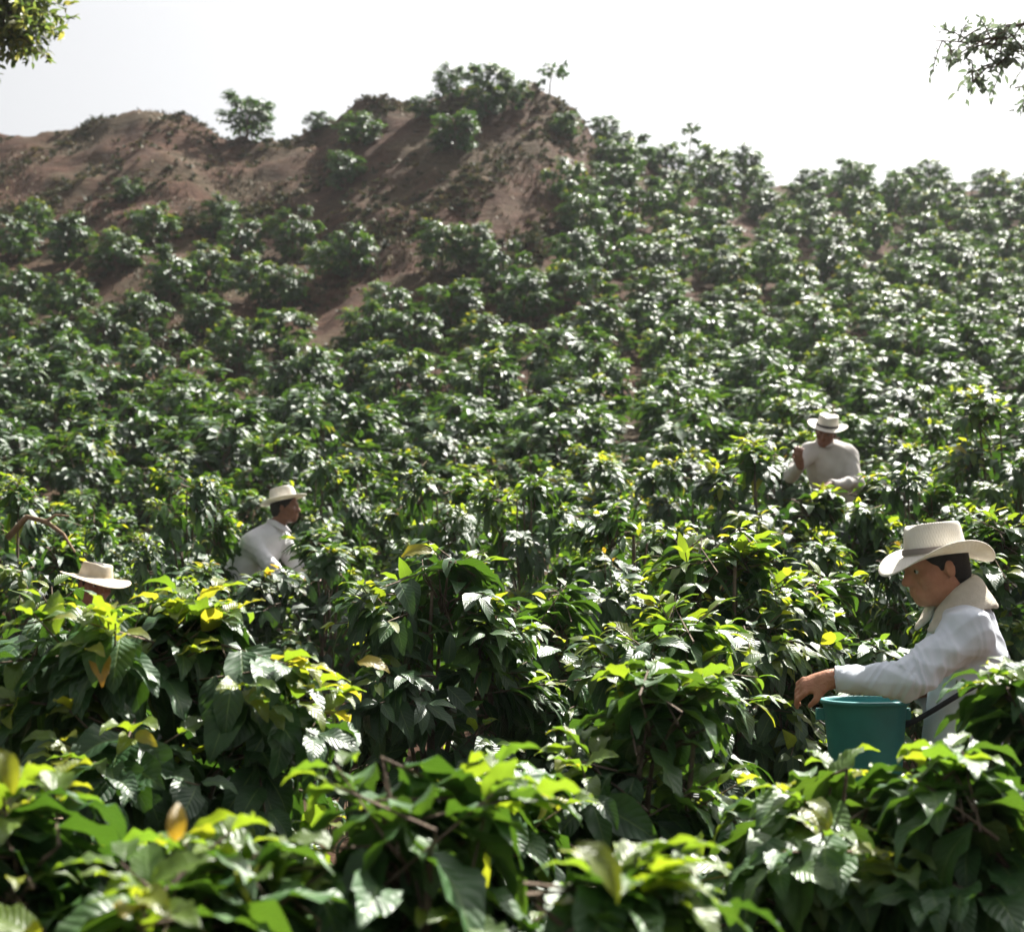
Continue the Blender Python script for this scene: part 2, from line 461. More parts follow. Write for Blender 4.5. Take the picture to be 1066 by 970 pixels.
def tube(pts, rad, sides=5):
    """Tapered tube along a polyline; arrays V, F."""
    pts = np.asarray(pts, float); n = len(pts)
    rad = np.broadcast_to(np.asarray(rad, float), (n,))
    t = unit(np.gradient(pts, axis=0))
    ref = np.array([0.0, 0, 1]) if abs(t[0][2]) < 0.9 else np.array([1.0, 0, 0])
    a = unit(np.cross(t, ref)); b = np.cross(t, a)
    th = np.linspace(0, 2 * np.pi, sides, endpoint=False)
    V = pts[:, None] + rad[:, None, None] * (np.cos(th)[None, :, None] * a[:, None] + np.sin(th)[None, :, None] * b[:, None])
    i = np.arange(n - 1)[:, None] * sides; j = np.arange(sides)[None]; j2 = (j + 1) % sides
    F = np.stack([i + j, i + j2, i + sides + j2, i + sides + j], -1).reshape(-1, 4)
    return V.reshape(-1, 3), F

def cat(parts):
    V, F, o = [], [], 0
    for v, f in parts:
        V.append(v); F.append(f + o); o += len(v)
    return np.concatenate(V), np.concatenate(F)

# ------------------------------------------------------------------ coffee bushes
def dome_data(seed, H, R, n_shoot, leaf_len, tm, young=0.3, pairs=4, yellow=0.0, low=-0.72, fill=1.0, wild=1.0, lobes=11, lr=.20, coh=0.0, hang=1.0):
    """A mounded coffee bush: shoots ending on a lumpy dome, each with pairs of drooping leaves, the newest pair at its tip.
    Returns (stem arrays, mature leaf arrays, young leaf arrays)."""
    r = np.random.default_rng(seed)
    st = []
    for k in range(int(r.integers(1, 4))):
        a = r.uniform(0, 6.28); l = r.uniform(.02, .10) * (k > 0)
        q = np.linspace(0, 1, 6)
        p = np.stack([np.cos(a) * l * q * 1.5, np.sin(a) * l * q * 1.5, H * .9 * q - .05], -1); p[1:-1, :2] += r.normal(0, .01, (4, 2))
        st.append(tube(p, np.linspace(.022, .006, 6), 6))
    la = unit(r.normal(0, 1, (7, 3))); lw = r.uniform(-.13, .20, 7) * wild
    k = np.arange(lobes) + .5
    zz = np.clip(.97 - (.97 - low) * k / lobes + r.normal(0, .05, lobes), -1, .98)
    aa = k * 2.39996 + r.normal(0, .3, lobes)
    hr = (1 - zz ** 2) ** 0.42
    lc = np.stack([np.cos(aa) * hr, np.sin(aa) * hr, zz], -1)
    lsz = lr * r.uniform(.78, 1.22, lobes)
    lce = lc * np.stack([R - .8 * lsz, R - .8 * lsz, H * .5 - .8 * lsz], -1) * r.uniform(1 - .10 * wild, 1 + .08 * wild, (lobes, 1)) + [0, 0, H * .5]
    lsh = r.uniform(.02, .50, lobes)
    for q in range(lobes):
        st.append(tube(np.array([[lce[q, 0] * .1, lce[q, 1] * .1, max(.1, lce[q, 2] * .65)], lce[q] * [.55, .55, .92], lce[q]]), [.010, .007, .004], 5))
    P, D, Nn, L, Ti, Yg = [], [], [], [], [], []
    def leaf(p, d, n, l, t, y=0):
        P.append(p); D.append(d); Nn.append(n); L.append(l); Ti.append(t); Yg.append(y)
    for q in range(n_shoot):
        li = q % lobes
        g = unit(r.normal(0, .72, 3) + lc[li] * .85 + [0, 0, .42])
        inner = r.random() < 0.12 * fill
        tip = lce[li] + g * lsz[li] * (r.uniform(.8, 1.06) if not inner else r.uniform(.3, .6)) * [1.06, 1.06, .95]
        tip[2] = max(tip[2], .08)
        c = unit(g * .85 + lc[li] * .35)
        rad = unit(np.array([g[0] + .3 * lc[li, 0], g[1] + .3 * lc[li, 1], 0.02]))
        up = max(0.0, c[2])
        t_end = unit(rad * (1.05 - .45 * up) + np.array([0, 0, -.30 + .85 * up ** 1.6]) + r.normal(0, .20, 3))
        ln = min(leaf_len * r.uniform(1.4, 2.0), lsz[li] * 1.25)
        root = lce[li] - g * .02
        mid = tip - t_end * ln
        st.append(tube(np.array([root, mid * .6 + root * .4 + [0, 0, .01], mid, tip]), [.005, .004, .003, .002], 4))
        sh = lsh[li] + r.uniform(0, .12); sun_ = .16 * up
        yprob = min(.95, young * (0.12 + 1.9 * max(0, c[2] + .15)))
        has_y = (r.random() < yprob) and not inner
        for j in range(pairs):
            s = j / pairs
            p = tip - t_end * ln * s
            b = unit(np.cross(t_end, [0, 0, 1.0]) + r.normal(0, .12, 3)); u2 = np.cross(b, t_end)
            rot = (1.15 if j % 2 else .15) + r.normal(0, .3)
            for sg in (-1, 1):
                lat = b * math.cos(rot) * sg + u2 * math.sin(rot) * sg * (1 if r.random() < .5 else .6)
                if lat @ c < -.55: lat = lat - 1.3 * (lat @ c) * c
                droop = hang * r.uniform(.25, 1.15) * (1.1 - .55 * up) * (.35 + s)
                d = unit(t_end * r.uniform(.35, .8) * (1 - .4 * s) + lat * r.uniform(.6, 1.0) + rad * .2 - np.array([0, 0, droop]) + r.normal(0, .14, 3))
                n = np.array([0, 0, .75 - .30 * coh]) + c * (.75 + .45 * coh) + r.normal(0, .24 - .10 * coh, 3)
                size = leaf_len * (0.72 + .38 * min(1, s * 2.2)) * r.uniform(.82, 1.12)
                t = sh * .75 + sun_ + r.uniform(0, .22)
                y = 0
                if has_y and (j == 0 or (j == 1 and r.random() < .30 + .4 * young)):
                    y = 1; t = r.uniform(.62, .96) + (.05 if r.random() < .06 + yellow else 0); size *= r.uniform(.62, .9)
                    d = unit(t_end * .8 + lat * .7 + np.array([0, 0, r.uniform(-.35, .25)]))
                elif r.random() < yellow * .3 * (1 + up): y = 1; t = r.uniform(.62, .95)
                d[2] = min(d[2], .40 if y else .12 - .25 * (hang - 1)); d = unit(d)
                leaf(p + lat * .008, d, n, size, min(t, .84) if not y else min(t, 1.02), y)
    # dull leaves deeper inside keep the sky from showing through
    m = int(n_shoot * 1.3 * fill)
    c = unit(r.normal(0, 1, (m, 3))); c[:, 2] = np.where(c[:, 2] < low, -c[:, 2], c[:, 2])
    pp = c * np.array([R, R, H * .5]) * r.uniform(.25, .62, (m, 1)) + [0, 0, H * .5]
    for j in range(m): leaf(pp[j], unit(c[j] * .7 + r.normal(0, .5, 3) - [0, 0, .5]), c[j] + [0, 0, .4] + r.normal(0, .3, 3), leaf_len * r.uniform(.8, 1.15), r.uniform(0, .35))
    P, D, Nn, L, Ti, Yg = map(np.array, (P, D, Nn, L, Ti, Yg))
    P[:, 2] = np.maximum(P[:, 2], .04)
    o, y = Yg == 0, Yg == 1
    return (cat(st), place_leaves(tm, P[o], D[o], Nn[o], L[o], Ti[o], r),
            place_leaves(tm, P[y], D[y], Nn[y], L[y], Ti[y], r) if y.any() else None)

class Proto: pass
def bush_proto(name, *a, merge=False, **k):
    st, lf, yg = dome_data(*a, **k)
    p = Proto(); p.H = a[1]; p.R = a[2]
    k = p.H / np.percentile(np.concatenate([lf[0][:, 2]] + ([yg[0][:, 2]] if yg is not None else [])), 99.3)
    for arr in (st, lf, yg):
        if arr is not None: arr[0][:, 2] *= k
    p.stem = make_mesh('stem', st[0], st[1], M['bark'])
    if merge and yg is not None:
        n = len(lf[0])
        lf = tuple(np.concatenate([x, (y + n if i == 1 else (y * 0.16 + 0.74 if i == 3 else y))]) for i, (x, y) in enumerate(zip(lf, yg))); yg = None
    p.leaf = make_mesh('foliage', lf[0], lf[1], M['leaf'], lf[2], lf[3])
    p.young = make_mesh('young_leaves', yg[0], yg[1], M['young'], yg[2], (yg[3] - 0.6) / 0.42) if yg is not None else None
    return p

BUSHES = []     # (empty, u, vtop, distance)
GROUP = 'coffee bushes planted over the hillside'
def add_bush(p, x, y, scale, rz, label, zscale=None, width=None):
    e = empty('coffee_bush', (x, y, gz(x, y) - 0.03), rz)
    sw = width if width else scale
    e.scale = (sw, sw, zscale if zscale else scale)
    link('stem', p.stem, e)
    link('foliage', p.leaf, e)
    if p.young: link('young_leaves', p.young, e)
    tag(e, label, 'coffee bush', GROUP)
    ztop = e.location.z + p.H * e.scale[2]
    u, v = pix((x, y, ztop))
    BUSHES.append([e, u, v, y, p.R * sw])
    return e

def top_distance(u, v, h):
    """Distance at which a bush of height h has its top at pixel (u, v)."""
    ds = np.linspace(5, 46, 800)
    q = np.array([W(u, v, d) for d in ds])
    g = ground(q[:, 0], q[:, 1]) + h - q[:, 2]
    lim = np.interp(u, RU, RD)
    ok = ds <= lim + 0.2
    best = np.where(ok & (g <= 0))[0]
    i = best[0] if False else None
    # first crossing from near (top above the ray) is where the slope rises into the ray
    s = np.where(ok[:-1] & (g[:-1] < 0) & (g[1:] >= 0))[0]
    if len(s): return ds[s[-1]]
    k = np.argmin(np.where(ok, np.abs(g), 9e9))
    return ds[k]

# ---- the nearest bushes: every one its own plant
NEAR = [
 # u, vtop, d, R, leaf branches, young, yellow, label
 (395, 800, 2.15, 0.40, 52, 0.22, 0.02, 'nearest coffee bush at the bottom edge, big glossy ribbed leaves under upright yellow tips'),
 (165, 872, 1.95, 0.28, 34, 0.14, 0.02, 'low coffee bush at the bottom edge with one orange leaf standing upright'),
 (625, 876, 1.95, 0.28, 34, 0.14, 0.0, 'low coffee bush at the bottom edge beside the dark gap, long yellow-green leaf drooping'),
 (0, 802, 2.25, 0.30, 40, 0.20, 0.02, 'coffee bush cut by the bottom left corner of the photo, pale shining leaves'),
 (175, 612, 3.55, 0.66, 86, 0.20, 0.05, 'large domed coffee bush in front of the half-hidden hat, black shade under its crown'),
 (28, 618, 4.1, 0.50, 60, 0.12, 0.03, 'coffee bush cut by the left edge beside the large domed bush'),
 (665, 688, 3.35, 0.42, 74, 0.14, 0.0, 'dark coffee bush with hanging leaves just across from the teal bucket'),
 (862, 798, 2.75, 0.32, 50, 0.10, 0.0, 'coffee bush below the teal bucket, its leaves dull grey-green'),
 (1100, 690, 2.95, 0.38, 66, 0.14, 0.0, 'coffee bush in front of the bucket carrier, hiding his hips'),
 (505, 785, 2.95, 0.26, 42, 0.10, 0.0, 'small coffee bush between the nearest bush and the dark bush by the bucket'),
 (450, 572, 5.0, 0.50, 84, 0.14, 0.02, 'round coffee bush with one bright yellow leaf on its top'),
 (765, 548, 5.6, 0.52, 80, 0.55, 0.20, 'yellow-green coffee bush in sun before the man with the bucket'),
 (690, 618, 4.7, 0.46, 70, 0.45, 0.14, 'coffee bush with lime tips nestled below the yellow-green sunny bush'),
 (1045, 528, 6.2, 0.46, 70, 0.14, 0.0, 'dark coffee bush with a lit rim behind the back of the bucket carrier'),
 (855, 590, 5.8, 0.42, 66, 0.12, 0.0, 'shaded coffee bush facing the bucket carrier behind his hands'),
 (580, 610, 5.4, 0.42, 64, 0.10, 0.0, 'coffee bush with dark green leaves beside the one topped by a yellow leaf'),
 (1000, 770, 2.65, 0.22, 34, 0.12, 0.0, 'coffee bush at the lower right, leaves overlapping the bucket'),
]
for i, (u, v, d, R, nb, yg, yl, lab) in enumerate(NEAR):
    top = W(u, v, d)
    H = top[2] - gz(top[0], top[1])
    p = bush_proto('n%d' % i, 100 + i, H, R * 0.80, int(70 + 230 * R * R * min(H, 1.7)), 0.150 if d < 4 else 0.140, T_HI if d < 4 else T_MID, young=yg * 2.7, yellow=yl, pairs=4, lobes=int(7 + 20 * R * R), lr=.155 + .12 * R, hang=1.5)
    add_bush(p, top[0], top[1], 1.0, 0, lab)

bpy.context.view_layer.update()
def accent(bush, u, v, d, direction, ln, tint, label):
    e = BUSHES[bush][0]
    p = W(u, v, d) - np.array(e.location)
    a = place_leaves(T_HI[:1], p[None], np.array([direction], float), np.array([[0.2, -0.6, 0.7]]), np.array([ln]), np.array([tint]), np.random.default_rng(1))
    o = link('single_leaf', make_mesh('single_leaf', a[0], a[1], M['young'], a[2], a[3]), e)
    o['label'] = label
accent(1, 182, 876, 1.82, (0.05, 0.1, 1.0), 0.055, 1.0, 'small upright orange leaf')
accent(11, 418, 580, 4.75, (0.9, -0.3, 0.35), 0.13, 0.93, 'bright yellow leaf')
accent(2, 600, 878, 1.72, (0.75, -0.15, -0.62), 0.095, 0.62, 'long yellow-green drooping leaf')
accent(3, -2, 780, 2.1, (0.5, -0.2, -0.8), 0.075, 0.72, 'bright yellow-green leaf')
accent(4, 372, 690, 3.3, (0.9, -0.2, 0.0), 0.085, 1.0, 'orange leaf')

# ---- middle distance: five plants repeated
MIDP = [bush_proto('m%d' % i, 300 + i, 1.5, 0.50 + 0.03 * (i % 3), 128, 0.132, T_MID, young=yg, yellow=yl, pairs=4, lobes=12 + i % 3, lr=.19, coh=.6)
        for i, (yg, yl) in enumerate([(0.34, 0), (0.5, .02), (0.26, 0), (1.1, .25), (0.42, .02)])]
FARP = [bush_proto('f%d' % i, 400 + i, 1.35, 0.56 + 0.03 * (i % 3), 104, 0.150, T_LOW, young=yg, pairs=4, lobes=12 + i % 3, lr=.235, coh=1.0, merge=True, wild=1.8, low=-0.88)
        for i, yg in enumerate([0.16, 0.3, 0.36, 0.14, 0.26])]

MID = [
 # u, vtop, d, width m, proto, label
 (785, 452, 9.2, 1.35, 3, 'sunlit yellow-green coffee bush in front of the man in the cream shirt'),
 (1040, 402, 10.5, 1.25, 3, 'yellow-green coffee bush at the right edge level with the farthest hat'),
 (945, 490, 8.6, 1.05, 1, 'coffee bush directly above the hat of the bucket carrier'),
 (880, 492, 9.0, 1.0, 0, 'coffee bush just below the arms of the man in the cream shirt'),
 (20, 492, 8.4, 0.95, 3, 'yellow leafy coffee bush with a bare brown branch at the left edge'),
 (195, 486, 10.0, 0.95, 1, 'coffee bush behind the back of the man in the white shirt'),
 (335, 478, 11.6, 0.95, 2, 'coffee bush just behind the face of the man in the white shirt'),
 (268, 594, 9.3, 1.1, 1, 'coffee bush hugging the waist of the man in the white shirt'),
 (338, 548, 8.8, 1.2, 4, 'coffee bush below the face of the man in the white shirt'),
 (238, 584, 8.7, 1.15, 0, 'coffee bush hiding the body of the man in the white shirt'),
 (148, 562, 8.0, 0.7, 1, 'coffee bush between the half-hidden hat and the man in the white shirt'),
 (545, 492, 8.4, 0.95, 2, 'coffee bush centred between the two men on the slope, dark-leaved'),
 (660, 520, 7.4, 1.0, 4, 'coffee bush uphill of the lime-tipped bush'),
 (450, 490, 9.4, 1.0, 1, 'coffee bush uphill of the one topped by a yellow leaf'),
 (90, 545, 9.0, 0.8, 2, 'coffee bush just behind the half-hidden hat'),
 (960, 560, 6.6, 0.8, 0, 'coffee bush showing past the brim before the face of the bucket carrier'),
 (720, 478, 10.2, 0.9, 0, 'coffee bush beside the sunlit yellow-green bush of the farthest man'),
]
for k, (u, v, d, wd, pi, lab) in enumerate(MID):
    p = MIDP[pi]; top = W(u, v, d)
    H = top[2] - gz(top[0], top[1])
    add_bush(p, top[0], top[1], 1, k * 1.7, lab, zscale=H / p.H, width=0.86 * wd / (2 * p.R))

# ---- upper bare slope: plants standing apart
SLOPE = [
 (258, 96, 1.60, 1.5, 'large coffee bush standing alone in the notch of the bare skyline'),
 (332, 115, 0.7, .8, 'tiny coffee bush on the skyline beside the raised knoll'),
 (376, 116, 1.05, 1.05, 'low coffee bush on the shoulder of the raised knoll'),
 (360, 155, 1.2, 1.0, 'dark coffee bush alone on bare soil under the raised knoll'),
 (468, 66, 1.25, .8, 'loose coffee bush at the head of the clump topping the knoll'),
 (506, 63, 1.5, 1.0, 'tallest coffee bush of the clump topping the knoll'),
 (534, 78, 1.1, .9, 'coffee bush on the far side of the clump topping the knoll'),
 (506, 86, 1.2, 1.0, 'coffee bush in the middle of the clump topping the knoll'),
 (474, 114, 1.35, 1.05, 'dark coffee bush lowest in the clump topping the knoll'),
 (440, 100, .7, .8, 'low grey coffee bush beside the clump topping the knoll'),
 (588, 116, .8, .8, 'small yellowish coffee bush on the edge where the knoll drops'),
 (630, 118, 1.2, .8, 'coffee bush on the skyline just past the drop of the knoll'),
 (36, 206, 1.1, .9, 'small coffee bush topmost on the slope near the left edge'),
 (70, 224, 1.35, 1.1, 'wide coffee bush under the topmost small bush near the left edge'),
 (14, 226, 1.2, 1.0, 'coffee bush at the left edge under the bare slope'),
 (133, 184, .7, .7, 'scrubby little coffee bush on bare soil below the left skyline'),
 (160, 210, 1.15, 1.0, 'coffee bush in the top row below the left skyline, nearest the scrubby one'),
 (122, 236, 1.2, 1.0, 'coffee bush downhill of the scrubby little bush'),
 (230, 203, 1.1, .9, 'coffee bush topmost below the skyline notch'),
 (252, 226, 1.2, 1.05, 'coffee bush just downhill of the topmost one below the notch'),
 (306, 216, 1.3, 1.0, 'coffee bush with a shining top at the edge of the bare path'),
 (366, 234, 1.3, 1.05, 'glossy coffee bush on its own beside the bare red path'),
 (336, 250, .95, .85, 'low coffee bush tucked between two taller ones by the bare path'),
 (460, 230, 1.2, 1.0, 'coffee bush across the bare path, larger one of a touching pair'),
 (496, 230, 1.05, .85, 'coffee bush across the bare path, smaller one of a touching pair'),
 (178, 258, 1.3, 1.05, 'coffee bush above the bare terrace, first of three from the left edge'),
 (215, 252, 1.2, .9, 'coffee bush above the bare terrace, middle one of three'),
 (260, 260, 1.35, 1.05, 'coffee bush above the bare terrace, last of three towards the path'),
 (302, 276, 1.0, .9, 'dull coffee bush at the foot of the bare terrace'),
 (68, 284, 1.2, 1.0, 'round coffee bush beside bare soil on the left slope'),
 (18, 272, 1.25, 1.0, 'coffee bush at the left edge downhill of the bare slope'),
 (148, 302, 1.2, .95, 'coffee bush below the bare terrace, alone in its row'),
 (108, 316, 1.1, .95, 'coffee bush next below the round one on the left slope'),
 (214, 302, 1.1, .9, 'coffee bush standing on the lip of the bare terrace'),
 (250, 330, 1.2, 1.0, 'coffee bush below the one on the terrace lip'),
 (290, 318, 1.1, .95, 'coffee bush at the lower end of the bare path'),
 (402, 290, 1.2, .95, 'coffee bush at the lower tip of the bare path'),
 (384, 312, 1.2, 1.0, 'coffee bush right below the tip of the bare path'),
 (470, 288, 1.25, 1.05, 'coffee bush below the touching pair across the bare path'),
 (522, 252, 1.2, 1.0, 'coffee bush at the foot of the bare knoll face'),
 (545, 278, 1.25, 1.05, 'coffee bush under the bare knoll face by the dense field'),
 (430, 318, 1.2, 1.0, 'coffee bush next to the tip of the bare path, first in the dense field'),
 (10, 310, 1.2, 1.0, 'coffee bush at the left edge where the dense field begins'),
 (55, 332, 1.2, 1.0, 'coffee bush second from the left edge where the dense field begins'),
 (590, 165, 1.3, 1.0, 'coffee bush beside the bare knoll face, top of the dense field'),
 (655, 138, 1.3, 1.3, 'coffee bush on the skyline between the knoll drop and the thin sapling'),
 (692, 148, 1.2, 1.3, 'coffee bush on the skyline at the foot of the thin sapling'),
 (738, 150, 1.3, 1.3, 'coffee bush on the skyline just past the thin sapling'),
 (775, 150, 1.4, 1.3, 'coffee bush on the skyline, second past the thin sapling'),
 (636, 168, 1.3, 1.3, 'coffee bush just below the skyline at the drop of the knoll'),
 (664, 188, 1.3, 1.3, 'coffee bush two rows below the skyline under the thin sapling'),
 (640, 214, 1.3, 1.3, 'coffee bush level with the foot of the knoll face, second from it'),
 (672, 245, 1.3, 1.3, 'coffee bush level with the foot of the knoll face, third from it'),
 (605, 200, 1.3, 1.0, 'coffee bush beside the bare knoll face, midway down it'),
 (598, 238, 1.3, 1.05, 'coffee bush beside the foot of the bare knoll face'),
]
for k, (u, v, h, wf, lab) in enumerate(SLOPE):
    h *= 0.86
    d = top_distance(u, v, h)
    q = W(u, v, d)
    p = FARP[k % 5]
    add_bush(p, q[0], q[1], 1, k * 2.3, lab, zscale=h / p.H, width=wf * 0.56 * (0.95 + 0.08 * ((k * 7) % 3)) / p.R)

# ---- the dense field, in rows along the contour
PEOPLE_VIEW = [((205, 335), (480, 592), 10.6), ((808, 905), (402, 508), 11.6), ((50, 145), (570, 625), 7.6), ((800, 1066), (535, 760), 4.8)]
vlim_u = [-300, 0, 150, 300, 350, 400, 470, 560, 585, 600, 625]
vlim_v = [335, 335, 345, 350, 345, 335, 318, 305, 270, 150, 60]
pts_used = [(b[0].location.x, b[0].location.y, b[4]) for b in BUSHES]
pend = []
y = 6.6; row = 0
while y < 46.5:
    sp = 1.28 if y < 14 else (1.36 if y < 22 else 1.52)
    dy = 1.38 if y < 14 else (1.45 if y < 22 else 1.60)
    half = (0.36 * y + 0.9) * 1.02
    n = int(2 * half / sp)
    for k in range(n + 1):
        x = -half + (k + 0.5 * (row % 2)) * sp + rng.normal(0, 0.13 * sp)
        yy = y + rng.normal(0, 0.16 * dy)
        u, _ = pix((x, yy, gz(x, yy)))
        dr = float(np.interp(np.clip(u, -900, 2000), RU, RD))
        if yy > dr + 0.3: continue
        h = rng.uniform(1.15, 1.62) if yy < 14 else rng.uniform(1.05, 1.5)
        if yy > 24: h *= rng.uniform(0.82, 1.0) * (0.9 if yy > 34 else 1)
        u, v = pix((x, yy, gz(x, yy) + h))
        if not -55 < u < 1120: continue
        if v < np.interp(u, vlim_u, vlim_v): continue
        rad = 0.5 if yy < 14 else 0.6
        if any(math.hypot(x - a, yy - b) < (0.62 * c + 0.30 if yy < 14 else 0.62 * c + 0.42) for a, b, c in pts_used): continue
        hid = False
        for (u0, u1), (v0, v1), dm in PEOPLE_VIEW:
            wpx = 0.55 * FPX / yy
            if yy < dm + 0.35 and u + wpx > u0 and u - wpx < u1 and v < v1 and v > v0 - 300 / yy * 5: hid = True
        if hid: continue
        pend.append((x, yy, h)); pts_used.append((x, yy, rad))
    y += dy; row += 1
FIELD_START = len(BUSHES)
for k, (x, yy, h) in enumerate(pend):
    if yy < 15.5:
        p = MIDP[int(rng.choice(5, p=[.3, .2, .28, .07, .15]))]; wd = rng.uniform(0.42, 0.54)
    else:
        p = FARP[int(rng.integers(0, 5))]; wd = rng.uniform(0.60, 0.78)
    add_bush(p, x, yy, 1, float(rng.uniform(0, 6.28)), None, zscale=h / p.H, width=wd / p.R)

# labels of the field: each by its place from something one can find
NUM = ['no', 'one', 'two', 'three', 'four', 'five', 'six', 'seven', 'eight', 'nine', 'ten', 'eleven', 'twelve']
LMK = [((290, 540), 'the man in the white shirt'), ((860, 465), 'the man in the cream shirt'), ((980, 620), 'the man carrying the bucket'),
       ((97, 600), 'the half-hidden straw hat'), ((258, 125), 'the lone bush in the skyline notch'), ((366, 260), 'the glossy bush beside the bare path'),
       ((500, 90), 'the clump topping the knoll'), ((715, 150), 'the thin sapling on the skyline'), ((598, 260), 'the foot of the knoll face'),
       ((1010, 100), 'the hanging twigs'), ((450, 600), 'the bush topped by a yellow leaf'), ((790, 490), 'the sunny yellow-green bush')]
seen = set(b[0].get('label') for b in BUSHES if b[0].get('label'))
def field_label(b, opts):
    e, u, v, d, R = b
    crown = 2 * 0.75 * FPX / d
    c = sorted(LMK, key=lambda q: math.hypot(q[0][0] - u, (q[0][1] - v) * 1.6))
    look = 'coffee bush' if d < 13 else ('hazy coffee bush' if d > 34 and u > 560 else 'small coffee bush' if d > 24 else 'dense coffee bush')
    for (lu, lv), nm in c[:5]:
        nx = int(round(abs(u - lu) / crown)); ny = int(round(abs(v - lv) / (crown * 0.45)))
        side = 'to the right' if u > lu else 'to the left'
        up = 'uphill' if v < lv else 'downhill'
        if nx > 12 or ny > 12: continue
        s = []
        if ny: s.append('%s crowns %s' % (NUM[ny], up) if ny > 1 else 'one crown ' + up)
        if nx: s.append('%s crowns %s' % (NUM[nx], side) if nx > 1 else 'one crown ' + side)
        if not s: s = ['touching the outline']
        lab = look + ' ' + ' and '.join(s) + ' of ' + nm
        if lab not in seen and len(lab.split()) <= 16: return lab
    return None
left_over = 0
for b in BUSHES[FIELD_START:]:
    lab = field_label(b, None)
    if lab is None:
        lab = 'small coffee bush deep in the packed rows, overlapped by its neighbours'; left_over += 1
    seen.add(lab)
    b[0]['label'] = lab
print('bushes', len(BUSHES), 'field', len(pend), 'left over labels', left_over)

# ------------------------------------------------------------------ saplings, weeds, dry grass
def sapling(u, v, h, seed, label, spread=0.5):
    d = float(np.interp(u, RU, RD)) - 0.1
    q = W(u, v, d); x, yv = q[0], q[1]
    r = np.random.default_rng(seed)
    e = empty('sapling', (x, yv, gz(x, yv) - 0.03))
    parts = []; P, D, Nn, L, Ti = [], [], [], [], []
    H = max(0.7, q[2] - gz(x, yv))
    s = np.linspace(0, 1, 6)
    pts = np.stack([0.12 * s ** 2, 0 * s, H * s], -1); parts.append(tube(pts, np.linspace(.025, .008, 6), 5))
    for k in range(9):
        a = k * 2.4; z = H * (0.6 + 0.4 * k / 9)
        tip = np.array([math.cos(a) * spread * r.uniform(.6, 1), math.sin(a) * spread, r.uniform(-.05, .15)])
        b = np.array([0.1 * (z / H) ** 2, 0, z]); l = b + tip * np.linspace(0, 1, 4)[:, None]
        parts.append(tube(l, [.01, .008, .006, .004], 4))
        for _ in range(14):
            P.append(b + tip * r.uniform(.5, 1.05)); D.append(unit(tip + r.normal(0, .6, 3) * spread - [0, 0, .1])); Nn.append(np.array([0, 0, 1]) + r.normal(0, .4, 3))
            L.append(r.uniform(.14, .2)); Ti.append(r.uniform(0, .7))
    P, D, Nn, L, Ti = map(np.array, (P, D, Nn, L, Ti))
    V, F = cat(parts); link('stem', make_mesh('stem', V, F, M['bark']), e)
    a = place_leaves(T_LOW, P, D, Nn, L, Ti, r)
    link('crown', make_mesh('crown', a[0], a[1], M['leaf'], a[2], a[3]), e)
    tag(e, label, 'sapling')
sapling(572, 68, 1.2, 5, 'wind-bent sapling with flat leaf layers at the end of the knoll top', 0.42)
sapling(717, 126, 1.3, 6, 'thin sapling with a small tuft rising over the dense field skyline', 0.28)

def build_grass():
    r = np.random.default_rng(21)
    n = 34000
    u = r.uniform(-60, 640, n); d = r.uniform(24, 41, n)
    x = (u - 533) / FPX * d; 
    patch = np.sin(x * 0.9 + 1.5) * np.sin(d * 0.8 + x * 0.3) + 0.6 * np.sin(x * 2.3 + d * 1.7)
    keep = patch + r.normal(0, 0.45, n) > 0.55
    x, d, patch = x[keep], d[keep], patch[keep]; n = len(x)
    z = ground(x, d) - 0.02
    h = r.uniform(0.04, 0.12, n) * (0.8 + 0.5 * np.clip(patch, 0, 1.2)) * np.where(r.random(n) < 0.06, 1.8, 1.0)
    a = r.uniform(0, 6.28, n); w = r.uniform(0.012, 0.03, n)
    lean = r.normal(0, 0.45, (n, 2)) * h[:, None]
    b = np.stack([x, d, z], -1)
    s = np.stack([np.cos(a) * w, np.sin(a) * w, 0 * w], -1)
    t = b + np.stack([lean[:, 0], lean[:, 1], h], -1)
    m1 = b + np.stack([lean[:, 0] * 0.35, lean[:, 1] * 0.35, h * 0.6], -1)
    V = np.stack([b - s, b + s, m1 + s * 0.7, t, m1 - s * 0.7], 1).reshape(-1, 3)
    i = np.arange(n)[:, None] * 5
    F = np.concatenate([i + np.array([[0, 1, 2, 4]]), i + np.array([[4, 2, 3, 3]])], 0)
    F1 = i + np.array([[0, 1, 2]]); F2 = i + np.array([[0, 2, 4]]); F3 = i + np.array([[4, 2, 3]])
    ti = np.repeat(np.clip(0.45 + 0.25 * r.normal(0, 1, n), 0, 1), 5)
    o = link('dry_grass', make_mesh('dry_grass', V, np.concatenate([F1, F2, F3]), M['grass'], tint=ti))
    tag(o, 'short dry grass and weeds on the bare upper slope', 'grass', kind='stuff')
build_grass()

